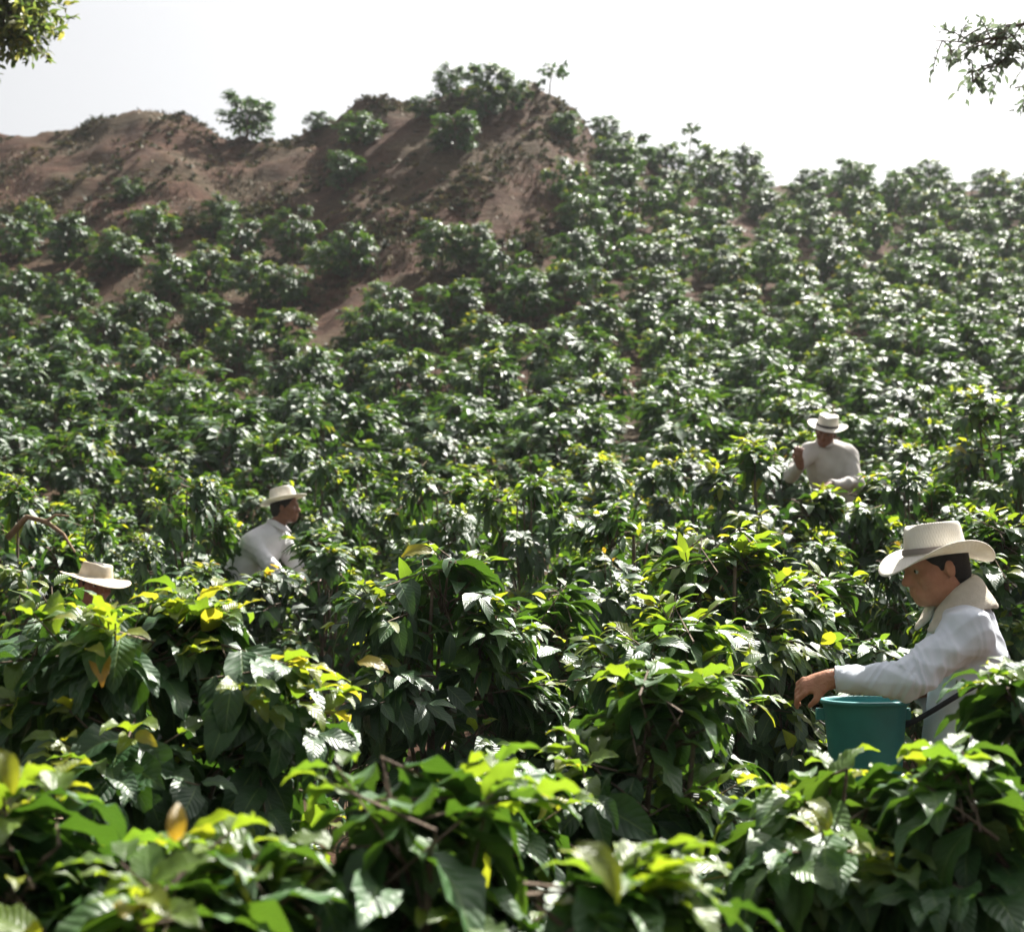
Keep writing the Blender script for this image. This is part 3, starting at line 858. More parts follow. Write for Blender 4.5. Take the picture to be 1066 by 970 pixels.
def build_weeds():
    r = np.random.default_rng(22)
    n = 15000
    u = r.uniform(-60, 640, n); d = r.uniform(25, 41, n); x = (u - 533) / FPX * d
    patch = np.sin(x * 0.7 + 0.4) * np.sin(d * 0.9 - x * 0.4) + 0.7 * np.sin(x * 1.9 - d * 1.3 + 2)
    keep = patch + r.normal(0, .75, n) > 0.75
    x, d = x[keep], d[keep]; n = len(x)
    b = np.stack([x, d, ground(x, d)], -1)
    m = 8
    P = np.repeat(b, m, 0) + r.normal(0, .03, (n * m, 3)) * [1, 1, .2]
    D = unit(np.stack([r.normal(0, 1, n * m), r.normal(0, 1, n * m), r.uniform(.1, .9, n * m)], -1))
    L = r.uniform(.07, .19, n * m)
    a = place_leaves(T_LOW, P, D, r.normal(0, .4, (n * m, 3)) + [0, 0, 1], L, np.repeat(r.uniform(0, 1, n), m), r)
    o = link('low_weeds', make_mesh('low_weeds', a[0], a[1], M['weed'], a[2], a[3]))
    tag(o, 'low dark weeds in patches over the bare upper slope', 'weeds', kind='stuff')
M['weed'] = leaf_material('weed_leaf', [(0.0, (0.022, 0.03, 0.018)), (0.6, (0.05, 0.055, 0.028)), (1.0, (0.13, 0.10, 0.055))],
    [(0.0, (0.05, 0.07, 0.03)), (0.6, (0.10, 0.11, 0.04)), (1.0, (0.2, 0.15, 0.07))], trans=0.12, rough=0.7, veins=False, spec=0.2)
build_weeds()

def bare_branch():
    # brown leafless branch arching out of the yellow bush at the left edge
    e = BUSHES[len(NEAR) + 4][0]
    pts = np.array([W(8, 560, 8.2), W(28, 538, 8.15), W(48, 543, 8.1), W(66, 556, 8.05), W(78, 575, 8.0)])
    fork = np.array([W(48, 543, 8.1), W(58, 536, 8.1), W(72, 537, 8.15)])
    V, F = cat([tube(pts, [.02, .017, .014, .010, .006], 6), tube(fork, [.011, .008, .004], 5)])
    bpy.context.view_layer.update()
    inv = np.array(e.matrix_world.inverted())
    V = V @ inv[:3, :3].T + inv[:3, 3]
    o = link('bare_branch', make_mesh('bare_branch', V, F, M['drybark']), e)
    o['label'] = 'bare brown arching branch'
bare_branch()

# ------------------------------------------------------------------ trees at the frame's edges
def tree(base, trunk, limbs, name_leaf, leaf_len, dens, mat, label, seed, drop=0.2, spread=0.22, cluster=9, tl=(.25, .75)):
    r = np.random.default_rng(seed)
    e = empty('tree', (base[0], base[1], base[2]))
    b = np.array(base)
    def curve(pts, n=9, j=0.03):
        pts = np.asarray(pts, float); s = np.linspace(0, 1, len(pts)); k = np.linspace(0, 1, n)
        q = np.stack([np.interp(k, s, pts[:, c]) for c in range(3)], -1)
        for _ in range(2): q[1:-1] = (q[:-2] + 2 * q[1:-1] + q[2:]) / 4
        q[1:-1] += r.normal(0, j, (n - 2, 3)); return q
    tk = curve(trunk, 10, 0.03)
    V, F = tube(tk - b, np.linspace(0.17, 0.09, 10), 10)
    link('trunk', make_mesh('trunk', V, F, M['bark']), e)
    P, D, Nn, L, Ti = [], [], [], [], []
    for lb, rad in limbs:
        q = curve(lb, 12, 0.035)
        V, F = tube(q - b, np.linspace(rad, 0.003, 12), 7)
        lo = link('limb', make_mesh('limb', V, F, M['bark']), e)
        tw = []
        for k in range(dens):
            f0 = 3 + 7.99 * r.random() ** .8; i = int(f0); p = q[i] + (q[i + 1] - q[i]) * (f0 - i)
            a = unit(r.normal(0, 1, 3) + np.array([0, 0, 0.1])); ln = r.uniform(*tl)
            s = np.linspace(0, 1, 5)[:, None]
            t = p + a * ln * s - np.array([0, 0, drop * ln]) * s ** 2
            tw.append(tube(t - b, [.007, .006, .005, .004, .002], 4))
            for _ in range(cluster):
                f = r.uniform(.35, 1.02)
                pp = p + a * ln * f - np.array([0, 0, drop * ln]) * f * f
                P.append(pp + r.normal(0, .015, 3) - b); D.append(unit(a * .5 + r.normal(0, .7, 3) - [0, 0, drop])); Nn.append(np.array([0, 0, 1]) + r.normal(0, .5, 3))
                L.append(leaf_len * r.uniform(.6, 1.15)); Ti.append(r.uniform(0, 1))
        V, F = cat(tw); link('twigs', make_mesh('twigs', V, F, M['bark']), lo)
    a = place_leaves(T_MID, *map(np.array, (P, D, Nn, L, Ti)), r)
    link('crown', make_mesh('crown', a[0], a[1], mat, a[2], a[3]), e)
    tag(e, label, 'tree')

x0, y0 = W(-260, 300, 12)[:2]
tb = np.array([x0, y0, gz(x0, y0) - 0.1])
top = W(-230, -20, 12)
tree(tb, [tb, (tb + top) / 2 + [0.15, 0, 0], top],
     [([W(-240, 90, 12), W(-140, 40, 12.1), W(-60, 10, 12), W(0, 14, 12)], .06),
      ([W(-235, 60, 12), W(-160, -30, 11.6), W(-60, -40, 11.8), W(20, 0, 11.9)], .05),
      ([W(-238, 70, 12), W(-130, 10, 11.5), W(-50, 0, 11.6), W(30, 12, 11.7)], .05),
      ([W(-238, 70, 12), W(-110, 34, 11.8), W(-40, 26, 11.8), W(18, 32, 11.8)], .03),
      ([W(-238, 50, 12), W(-110, 0, 12.2), W(-40, -8, 12.2), W(30, 14, 12.2)], .03),
      ([W(-230, 20, 12), W(-150, -120, 12.5), W(-80, -160, 12.4)], .06),
      ([W(-230, 0, 12), W(-300, -140, 12), W(-330, -200, 12.4)], .06),
      ([W(-238, 60, 12), W(-330, 0, 11.4), W(-420, -10, 11)], .06),
      ([W(-230, 10, 12), W(-220, -140, 11), W(-180, -200, 10.8)], .06)],
     'leaf', 0.10, 120, M['tree_leaf'], 'tree cut by the top left corner, bushy yellow-green leaves against white sky', 31, 0.12, cluster=18, tl=(.15, .5))

x0, y0 = W(1420, 300, 10)[:2]
tb = np.array([x0, y0, gz(x0, y0) - 0.1])
top = W(1400, -100, 10)
tree(tb, [tb, (tb + top) / 2 + [-0.12, 0, 0], top],
     [([W(1404, -60, 10), W(1280, -40, 9.8), W(1150, 10, 9.5), W(1080, 30, 9.4), W(972, 42, 9.4)], .028),
      ([W(1400, -20, 10), W(1250, 40, 9.9), W(1150, 60, 9.8), W(1056, 92, 9.8)], .018),
      ([W(1110, 30, 9.5), W(1060, 52, 9.4), W(1030, 66, 9.4), W(1012, 84, 9.4)], .008),
      ([W(1150, 10, 9.5), W(1090, 20, 9.3), W(1050, 30, 9.3), W(1020, 48, 9.3)], .012),
      ([W(1402, -90, 10), W(1330, -220, 10.4), W(1250, -260, 10.3)], .05),
      ([W(1402, -80, 10), W(1500, -180, 10), W(1600, -200, 9.8)], .05)],
     'leaf', 0.07, 24, M['twig_leaf'], 'tree reaching in at the top right corner with sparse hanging twigs', 33, 0.30, cluster=12, tl=(.10, .38))

# ------------------------------------------------------------------ people: signed-distance bodies meshed with surface nets
def surface_nets(Dv, org, h):
    ins = Dv < 0
    c = np.zeros(tuple(s - 1 for s in Dv.shape), np.uint8)
    for a in (0, 1):
        for b in (0, 1):
            for d in (0, 1):
                c += ins[a:ins.shape[0] - 1 + a, b:ins.shape[1] - 1 + b, d:ins.shape[2] - 1 + d]
    mix = (c > 0) & (c < 8)
    ijk = np.argwhere(mix)
    idx = np.full(mix.shape, -1, np.int32); idx[mix] = np.arange(len(ijk))
    pos = np.zeros((len(ijk), 3)); cnt = np.zeros(len(ijk))
    cor = [np.array([a, b, d]) for a in (0, 1) for b in (0, 1) for d in (0, 1)]
    for i, a in enumerate(cor):
        for b in cor[i + 1:]:
            if np.abs(a - b).sum() != 1: continue
            da = Dv[tuple((ijk + a).T)]; db = Dv[tuple((ijk + b).T)]
            x = (da < 0) != (db < 0)
            t = np.where(x, da / np.where(x, da - db, 1), 0)
            pos += np.where(x[:, None], a + t[:, None] * (b - a), 0); cnt += x
    V = (ijk + pos / cnt[:, None]) * h + org
    F = []
    for ax in range(3):
        e0 = [slice(None)] * 3; e1 = [slice(None)] * 3
        e0[ax] = slice(0, -1); e1[ax] = slice(1, None)
        A, B = ins[tuple(e0)], ins[tuple(e1)]
        q = np.argwhere(A != B)
        o1, o2 = (ax + 1) % 3, (ax + 2) % 3
        q = q[(q[:, o1] > 0) & (q[:, o2] > 0) & (q[:, o1] < mix.shape[o1]) & (q[:, o2] < mix.shape[o2])]
        fl = A[tuple(q.T)]
        u1 = np.zeros(3, int); u1[o1] = 1; u2 = np.zeros(3, int); u2[o2] = 1
        f = np.stack([idx[tuple((q - u1 - u2).T)], idx[tuple((q - u2).T)], idx[tuple(q.T)], idx[tuple((q - u1).T)]], -1)
        f[~fl] = f[~fl][:, ::-1]
        F.append(f)
    return V, np.concatenate(F)

Z3 = np.array([0, 0, 1.0])

class Sdf:
    def __init__(s): s.pr = []; s.cuts = []
    def cap(s, a, b, ra, rb, k=0.02): s.pr.append(('c', np.array(a, float), np.array(b, float), ra, rb, k)); return s
    def ell(s, c, r, axes=None, k=0.02, sub=False):
        s.pr.append(('s' if sub else 'e', np.array(c, float), np.array(r, float), np.eye(3) if axes is None else np.array(axes, float), 0, k)); return s
    def cut(s, p, n, reach=9.0): s.cuts.append((np.array(p, float), unit(n), reach)); return s
    def mesh(s, h, grow=0.0):
        lo, hi = np.full(3, 1e9), np.full(3, -1e9)
        for p in s.pr:
            if p[0] == 's': continue
            if p[0] == 'c': l = np.minimum(p[1] - p[3], p[2] - p[4]); q = np.maximum(p[1] + p[3], p[2] + p[4]); l = np.minimum(l, np.minimum(p[1], p[2]) - max(p[3], p[4])); q = np.maximum(q, np.maximum(p[1], p[2]) + max(p[3], p[4]))
            else: m = np.max(p[2]); l, q = p[1] - m, p[1] + m
            lo, hi = np.minimum(lo, l), np.maximum(hi, q)
        lo -= 0.04 + grow; hi += 0.04 + grow
        n = np.ceil((hi - lo) / h).astype(int) + 1
        Dv = np.full(n, 0.12, np.float32)
        ax = [lo[i] + np.arange(n[i]) * h for i in range(3)]
        def win(l, q):
            a = np.clip(np.floor((l - lo) / h).astype(int), 0, n); b = np.clip(np.ceil((q - lo) / h).astype(int) + 1, 0, n)
            return tuple(slice(i, j) for i, j in zip(a, b))
        for p in s.pr:
            k = p[5]; mg = 0.05 + k + grow
            if p[0] == 'c':
                m = max(p[3], p[4]) + mg
                w = win(np.minimum(p[1], p[2]) - m, np.maximum(p[1], p[2]) + m)
            else:
                m = np.max(p[2]) + mg; w = win(p[1] - m, p[1] + m)
            G = np.stack(np.meshgrid(*[ax[i][w[i]] for i in range(3)], indexing='ij'), -1)
            if p[0] == 'c':
                ab = p[2] - p[1]; t = np.clip(((G - p[1]) @ ab) / max(ab @ ab, 1e-9), 0, 1)
                d = np.linalg.norm(G - p[1] - t[..., None] * ab, axis=-1) - (p[3] + (p[4] - p[3]) * t)
            else:
                L = (G - p[1]) @ p[3].T
                k0 = np.linalg.norm(L / p[2], axis=-1); k1 = np.linalg.norm(L / p[2] ** 2, axis=-1)
                d = k0 * (k0 - 1) / np.maximum(k1, 1e-6)
            o = Dv[w]
            if p[0] == 's':
                d = -d; hh = np.maximum(k - np.abs(o - d), 0) / k
                Dv[w] = np.maximum(o, d) + hh * hh * k * 0.25
            else:
                hh = np.maximum(k - np.abs(o - d), 0) / k
                Dv[w] = np.minimum(o, d) - hh * hh * k * 0.25
        if grow: Dv -= grow
        for p, nn, reach in s.cuts:
            w = win(p - reach, p + reach) if reach < 5 else tuple(slice(None) for _ in range(3))
            G = np.stack(np.meshgrid(*[ax[i][w[i]] for i in range(3)], indexing='ij'), -1)
            d = (G - p) @ nn
            if reach < 5: d = np.where(np.linalg.norm(G - p, axis=-1) < reach, d, -1)
            Dv[w] = np.maximum(Dv[w], d)
        return surface_nets(Dv, lo, h)

def relax(V, F, it=2, lam=0.5):
    for _ in range(it):
        A = np.zeros_like(V); c = np.zeros(len(V))
        for a, b in ((0, 1), (1, 2), (2, 3), (3, 0)):
            np.add.at(A, F[:, a], V[F[:, b]]); np.add.at(c, F[:, a], 1)
            np.add.at(A, F[:, b], V[F[:, a]]); np.add.at(c, F[:, b], 1)
        V = V + lam * (A / np.maximum(c, 1)[:, None] - V)
    return V

def vnormals(V, F):
    n = np.cross(V[F[:, 2]] - V[F[:, 0]], V[F[:, 3]] - V[F[:, 1]])
    o = np.zeros_like(V)
    for k in range(4): np.add.at(o, F[:, k], n)
    return unit(o)

def folds(V, F, amp, seed, scale=1.0):
    """Soft cloth folds: ridged, domain-warped waves along the normals."""
    r = np.random.default_rng(seed)
    Nn = vnormals(V, F); d = np.zeros(len(V))
    for k in range(6):
        a = unit(r.normal(0, 1, 3)) * scale * (22 + 14 * k)
        b = unit(r.normal(0, 1, 3)) * scale * (9 + 5 * k)
        w = np.sin(V @ a + 1.8 * np.sin(V @ b + r.uniform(0, 6)) + r.uniform(0, 6))
        m = 0.5 + 0.5 * np.sin(V @ (b * 0.7) + r.uniform(0, 6))
        d += (1 - 2 * np.abs(w)) * m / (1 + 0.5 * k)
    return V + Nn * (amp * d)[:, None]

def frame(f, up):
    f = unit(f); r_ = unit(np.cross(f, up)); u_ = np.cross(r_, f)
    return f, r_, u_

def add_hand(S, wrist, d, palm, curl, side, sc=1.0):
    """d: along the hand, palm: palm normal (fingers curl towards it), side: +-1 which edge bears the thumb."""
    d = unit(d); palm = unit(palm - d * (palm @ d)); lat = np.cross(d, palm) * side
    ax = np.array([lat, d, palm])
    S.ell(wrist + d * .046 * sc, np.array([.041, .056, .017]) * sc, ax, k=.02)
    S.cap(wrist - d * .02, wrist + d * .02, .027 * sc, .026 * sc, k=.02)
    for j, (o, ln, cr) in enumerate(zip((.031, .011, -.010, -.030), (.078, .088, .080, .062), (0.8, 1.0, 1.05, 1.1))):
        p = wrist + (d * .086 + lat * o) * sc
        a = 0.15
        for q, fr in enumerate((.46, .30, .24)):
            a += curl * cr * (0.75 if q == 0 else 1.0)
            dv = d * math.cos(a) + palm * math.sin(a) + lat * o * 1.2
            e = p + unit(dv) * ln * fr * sc
            S.cap(p, e, (.0095 - .0008 * q) * sc, (.0088 - .0008 * q) * sc, k=.006); p = e
    p = wrist + (d * .028 + lat * .034) * sc
    e = p + unit(d * .75 + lat * .55 + palm * .35) * .042 * sc
    S.cap(p, e, .013 * sc, .0105 * sc, k=.012)
    e2 = e + unit(d * .85 + lat * .05 + palm * .6) * .032 * sc
    S.cap(e, e2, .0105 * sc, .0085 * sc, k=.005)

def add_head(S, c, f, up, sc=1.0):
    f, r_, u_ = frame(f, up); ax = np.array([r_, f, u_])
    P = lambda x, y, z: c + (r_ * x + f * y + u_ * z) * sc
    e = lambda p, r, k=.02, sub=False: S.ell(P(*p), np.array(r) * sc, ax, k, sub)
    e((0, -.012, .035), (.076, .096, .085))
    e((0, .022, -.035), (.060, .072, .078), .03)
    e((0, .060, -.090), (.022, .026, .020), .025)                    # chin
    for s in (-1, 1):
        S.cap(P(s * .052, -.005, -.050), P(s * .022, .058, -.088), .014 * sc, .015 * sc, .025)   # jaw line
        e((s * .045, .060, -.022), (.022, .022, .020), .025)         # cheek bone
        e((s * .033, .098, .004), (.019, .017, .013), .012, True)    # eye socket
        e((s * .077, -.008, -.012), (.008, .017, .027), .008)        # ear
        e((s * .084, .000, -.010), (.005, .010, .017), .006, True)
    S.cap(P(-.036, .080, .022), P(.036, .080, .022), .013 * sc, .013 * sc, .02)                  # brow
    S.cap(P(0, .088, .010), P(0, .108, -.028), .008 * sc, .013 * sc, .012)                       # nose
    for s in (-1, 1): e((s * .012, .098, -.034), (.009, .011, .008), .008)
    for s in (-1, 1): S.ell(P(s * .032, .088, -.048), np.array([.003, .010, .018]) * sc, ax, .010, True)      # smile fold
    S.ell(P(0, .098, -.0655), np.array([.024, .012, .0022]) * sc, ax, .004, True)
    S.cap(P(-.019, .087, -.060), P(.019, .087, -.060), .0065 * sc, .0065 * sc, .008)
    S.cap(P(-.017, .085, -.070), P(.017, .085, -.070), .007 * sc, .007 * sc, .008)
    return P, ax

def hat_mesh(c, f, up, brim=0.178, crown_h=0.105, curl=0.035, dip=0.045, a=0.088, b=0.103, pinch=0.02):
    """Straw hat: lathe-like shell with pinched crown and shaped brim; returns shell and band arrays."""
    f, r_, u_ = frame(f, up)
    nt = 64
    th = np.linspace(0, 2 * np.pi, nt, endpoint=False)
    prof = []           # (radial fraction of the head oval, brim fraction, height)
    for t in np.linspace(0, 1, 7)[1:]:
        prof.append((t * 0.80, 0, crown_h - 0.012 * (1 - t) ** 2))
    for t in (0.15, 0.5, 0.8):
        prof.append((0.80 + 0.09 * math.sin(t * 1.57), 0, crown_h - 0.020 * (1 - math.cos(t * 1.57)) ))
    for t in np.linspace(0.2, 1, 7):
        prof.append((0.89 + 0.11 * t, 0, (crown_h - 0.02) * (1 - t)))
    for t in np.linspace(0.08, 1, 10):
        prof.append((1.0, t, 0))
    V, UV = [], []
    for pf, bf, z in prof:
        rx, ry = a * pf, b * pf
        out_x = a + (brim * 0.93 - a) * bf if bf else rx
        out_y = b + (brim - b) * bf if bf else ry
        x = np.sin(th) * out_x; y_ = np.cos(th) * out_y
        zz = np.full(nt, z)
        if bf:
            zz = zz + curl * bf ** 2.2 * np.abs(np.sin(th)) ** 2.2 - dip * bf ** 1.3 * np.where(np.cos(th) > 0, 1.0, 0.62) * np.abs(np.cos(th)) ** 2.5
            zz = zz - 0.004 * np.sin(bf * 3.14) + 0.004 * np.sin(th * 3 + 1) * bf
        elif z > crown_h * 0.7:
            zz = zz - pinch * np.exp(-(x / 0.028) ** 2) * (1 if z > crown_h * 0.8 else .3) - 0.012 * np.clip(y_ / b, 0, 1) * 0
        V.append(c + x[:, None] * r_ + y_[:, None] * f + zz[:, None] * u_)
        rr = np.hypot(out_x, out_y) * 1.2 + (crown_h - z) * (bf == 0)
        UV.append(np.stack([th / 6.283, np.full(nt, rr)], -1))
    nP = len(prof)
    V = np.concatenate(V); UV = np.concatenate(UV)
    cen = c + u_ * (crown_h - 0.012 - pinch)
    i = np.arange(nP - 1)[:, None] * nt; j = np.arange(nt)[None]; j2 = (j + 1) % nt
    F = np.stack([i + j, i + j2, i + nt + j2, i + nt + j], -1).reshape(-1, 4)
    F = np.concatenate([F, np.stack([np.full(nt // 2, len(V)), (np.arange(0, nt, 2) + 2) % nt, np.arange(0, nt, 2) + 1, np.arange(0, nt, 2)], -1)])
    V = np.concatenate([V, cen[None]]); UV = np.concatenate([UV, [[0, 0]]])
    bv = []
    for z, g in ((0.004, 1.035), (0.022, 1.012)):
        bv.append(c + np.sin(th)[:, None] * a * g * r_ + np.cos(th)[:, None] * b * g * f + z * u_)
    B = np.concatenate(bv); BF = np.stack([j[0], j2[0], nt + j2[0], nt + j[0]], -1)
    return V, F, UV, B, BF

def person(base, J, head, hd, hup, label, shirt, trousers, skin, h=0.006, sc=1.0, hands=(), hat=None, band=True, towel=False, hem=None, seed=0, amp=0.004, collar=False):
    """J: world joints. hd: facing direction of the head. hands: (wrist, dir, palm normal, curl, side)."""
    base = np.array(base, float)
    e = empty('person', base)
    tup = unit(J['neck'] - J['pelvis']); tl = unit(J['sR'] - J['sL']); tf = np.cross(tup, tl); tl = np.cross(tf, tup)
    ax = np.array([tl, tf, tup])
    ch = J['pelvis'] + (J['neck'] - J['pelvis']) * 0.68; be = J['pelvis'] + (J['neck'] - J['pelvis']) * 0.34
    Ln = np.linalg.norm(J['neck'] - J['pelvis'])
    def torso(S, g=0.0):
        S.ell(ch, np.array([.165 + g, .112 + g, Ln * .36 + g]), ax, .05)
        S.ell(be, np.array([.150 + g, .112 + g, Ln * .34 + g]), ax, .06)
        for s in ('sL', 'sR'):
            S.cap(J['neck'] - tup * .035, J[s], .055 + g, .060 + g, .05)
    def arms(S, g=0.0, k=.03):
        for s in 'LR':
            S.cap(J['s' + s], J['e' + s], .056 + g, .041 + g * 1.2, k)
            S.cap(J['e' + s], J['w' + s], .041 + g * 1.2, .028 + g * 1.0, k)
    def legs(S, g=0.0):
        S.ell(J['pelvis'] - tup * 0.02, np.array([.158 + g, .115 + g, .13 + g]), ax, .05)
        for s in 'LR':
            S.cap(J['h' + s], J['k' + s], .084 + g, .058 + g, .04)
            S.cap(J['k' + s], J['a' + s], .056 + g, .042 + g * 1.6, .03)
    # body
    S = Sdf(); torso(S, -.004); arms(S, -.005); legs(S)
    for s in 'LR':
        S.cap(J['a' + s], J['a' + s] + J['toe'] * .15 - np.array([0, 0, .04]), .040, .034, .03)
    P, hax = add_head(S, head, hd, hup, sc)
    S.cap(P(0, -.025, -.06), J['neck'] - tup * .02, .052 * sc, .060, .03)
    for hn in hands: add_hand(S, *hn)
    V, F = S.mesh(h); V = relax(V, F, 1, .4)
    body = link('body', make_mesh('body', V - base, F, skin), e)
    # eyes
    for s in (-1, 1):
        q = P(s * .032, .0745, .003)
        ev = []
        bm = bmesh.new(); bmesh.ops.create_uvsphere(bm, u_segments=14, v_segments=10, radius=.0125 * sc)
        me = bpy.data.meshes.new('eye'); bm.to_mesh(me); bm.free(); me.materials.append(M['eye'])
        o = link('eye', me, e, Vector(q - base))
        bm = bmesh.new(); bmesh.ops.create_uvsphere(bm, u_segments=12, v_segments=8, radius=.0068 * sc)
        me = bpy.data.meshes.new('iris'); bm.to_mesh(me); bm.free(); me.materials.append(M['iris'])
        link('iris', me, o, Vector(hax[1] * .0075 * sc))
    # hair: skull cap, open in front
    S = Sdf(); S.ell(P(0, -.016, .035), np.array([.080, .100, .088]) * sc, hax, .02); S.ell(P(0, -.055, -.03), np.array([.068, .052, .055]) * sc, hax, .03)
    for s in (-1, 1): S.cap(P(s * .073, .012, .02), P(s * .071, .014, -.008), .007, .004, .008)
    S.ell(P(0, .085, -.005), np.array([.074, .060, .062]) * sc, hax, .01, True)
    for s in (-1, 1): S.cap(P(s * .018, .094, .022), P(s * .046, .080, .022), .0045, .003, .004)
    V, F = S.mesh(h); link('hair', make_mesh('hair', V - base, F, M['hair']), e)
    # shirt
    S = Sdf(); torso(S, .018); arms(S, .015)
    S.ell(J['pelvis'] + tup * .02, np.array([.172, .13, .14]), ax, .05)
    S.cap(J['neck'] - tup * .05, J['neck'] + tup * .004 + unit(head - J['neck']) * .012, .080, .064, .02)        # collar
    for s in 'LR': S.cut(J['w' + s] - unit(J['w' + s] - J['e' + s]) * .012, J['w' + s] - J['e' + s], .14)
    S.cut(J['pelvis'] + tup * (hem if hem is not None else -.08), -tup)
    V, F = S.mesh(h); V = relax(V, F, 2, .5); V = folds(V, F, amp, seed + 1, .6)
    Nn = vnormals(V, F); d = np.zeros(len(V))
    for si, s in enumerate('LR'):
        for a, b, k0 in ((J['s' + s], J['e' + s], 0.0), (J['e' + s], J['w' + s], 1.0)):
            ab = b - a; ln = np.linalg.norm(ab); t = ((V - a) @ ab) / ln ** 2
            rel = V - a - np.clip(t, 0, 1)[:, None] * ab; dist = np.linalg.norm(rel, axis=1)
            f1, r1, u1 = frame(ab, Z3 + .01); an = np.arctan2(rel @ r1, rel @ u1)
            env = np.clip(1 - dist / .11, 0, 1) * (t > -.1) * (t < 1.05) * (0.35 + 0.9 * np.exp(-((t - (1 - k0)) / .38) ** 2))
            w = np.sin(t * ln * 62 + 2.2 * np.sin(an + si + k0) + 1.6 * np.sin(2 * an + 13 * t + seed) + seed)
            env = env * (.35 + .65 * np.sin(an * 1.5 + 11 * t + k0 * 2) ** 2)
            d += env * (1 - 2 * np.abs(w) ** .8) * 2.2
    V = V + Nn * (amp * d)[:, None]; V = relax(V, F, 1, .35)
    link('shirt', make_mesh('shirt', V - base, F, shirt), e)
    S = Sdf(); legs(S, .012); S.cut(J['pelvis'] + tup * .10, tup, .5)
    for s in 'LR': S.cut(J['a' + s] + np.array([0, 0, .03]), np.array([0, 0, -1.0]), .18)
    V, F = S.mesh(max(h, .008)); V = relax(V, F, 2, .5); V = folds(V, F, amp, seed + 2)
    link('trousers', make_mesh('trousers', V - base, F, trousers), e)
    for s in 'LR':
        S = Sdf(); S.cap(J['a' + s] + np.array([0, 0, .16]), J['a' + s], .058, .054, .02); S.cap(J['a' + s] - np.array([0, 0, .035]), J['a' + s] + J['toe'] * .16 - np.array([0, 0, .04]), .05, .045, .03)
        S.cut(J['a' + s] + np.array([0, 0, .15]), np.array([0, 0, 1.0]))
        V, F = S.mesh(.009); link('boot', make_mesh('boot', V - base, F, M['boot']), e)
    if collar:
        S = Sdf(); n0 = J['neck'] + unit(head - J['neck']) * .040
        nf = unit(hd * np.array([1, 1, 0])); nr = np.cross(nf, [0, 0, 1.0])
        for t in np.linspace(-2.75, 2.75, 28):
            rd = -nf * math.cos(t) + nr * math.sin(t); fr = max(0.0, -math.cos(t))
            p = n0 + rd * (.068 + .012 * fr) + np.array([0, 0, .014 + .012 * math.cos(t) - .03 * fr])
            tg = nf * math.sin(t) + nr * math.cos(t); dn = unit(rd * (.55 + .3 * fr) - Z3 * .8)
            S.ell(p, (.020, .026 + .016 * fr, .006), (tg, dn, np.cross(tg, dn)), .008)
        V, F = S.mesh(.006); V = relax(V, F, 1)
        link('collar', make_mesh('collar', V - base, F, shirt), e)
    if towel:
        S = Sdf(); n0 = J['neck'] + unit(head - J['neck']) * .035
        nf = unit(hd * np.array([1, 1, 0])); nr = np.cross(nf, [0, 0, 1.0])
        for lay, (r0, z0, wd_) in enumerate(((.070, .046, .036), (.090, .012, .042))):
            for t in np.linspace(-2.75, 2.75, 30):
                rd = -nf * math.cos(t) + nr * math.sin(t)
                fr = max(0.0, -math.cos(t))
                p = n0 + rd * (r0 + .012 * fr) + np.array([0, 0, z0 + .016 * math.cos(t) - .055 * fr ** 1.4 + .004 * math.sin(5 * t + lay)])
                tg = nf * math.sin(t) + nr * math.cos(t)
                dn = unit(rd * (.45 + .35 * lay) - Z3 * .8); nm = np.cross(tg, dn)
                S.ell(p, (.026, wd_, .0105), (tg, dn, nm), .012)
        V, F = S.mesh(.0055); V = relax(V, F, 1); V = folds(V, F, .0025, seed + 7, 1.4)
        link('neck_towel', make_mesh('neck_towel', V - base, F, M['towel']), e)
    hp = hat or {}; straw = hp.pop('straw', 'straw')
    tilt = hp.pop('tilt', 0.0); hz = hp.pop('lift', 0.058)
    f_, r_, u_ = frame(hd, hup)
    hup2 = u_ * math.cos(tilt) + f_ * math.sin(tilt)
    hf = np.cross(hup2, r_)
    V, F, UV, B, BF = hat_mesh(P(0, -.012, hz), hf if hf @ hd > 0 else -hf, hup2, **hp)
    me = make_mesh('hat', V - base, F, M[straw], UV)
    ho = link('hat', me, e); md = ho.modifiers.new('thickness', 'SOLIDIFY'); md.thickness = .003
    if band: link('hat_band', make_mesh('hat_band', B - base, BF, M['band'] if band is True else M[band]), ho)
    tag(e, label, 'person')
    return e, P

def standing_legs(J, x, y, facing, px=0.0):
    """Fill hips, knees, ankles below the pelvis on the ground."""
    side = np.cross(facing, Z3)
    for s, sg in (('L', -1), ('R', 1)):
        J['h' + s] = J['pelvis'] + side * sg * .09 - Z3 * .04
        ax_, ay_ = x + side[0] * sg * .11, y + side[1] * sg * .11
        an = np.array([ax_, ay_, gz(ax_, ay_) + .085])
        J['a' + s] = an
        m = (J['h' + s] + an) / 2
        leg = np.linalg.norm(J['h' + s] - an); bend = math.sqrt(max(0.0, 0.45 ** 2 - (leg / 2) ** 2)) if leg < .9 else 0.02
        J['k' + s] = m + facing * bend
    J['toe'] = facing
    return J

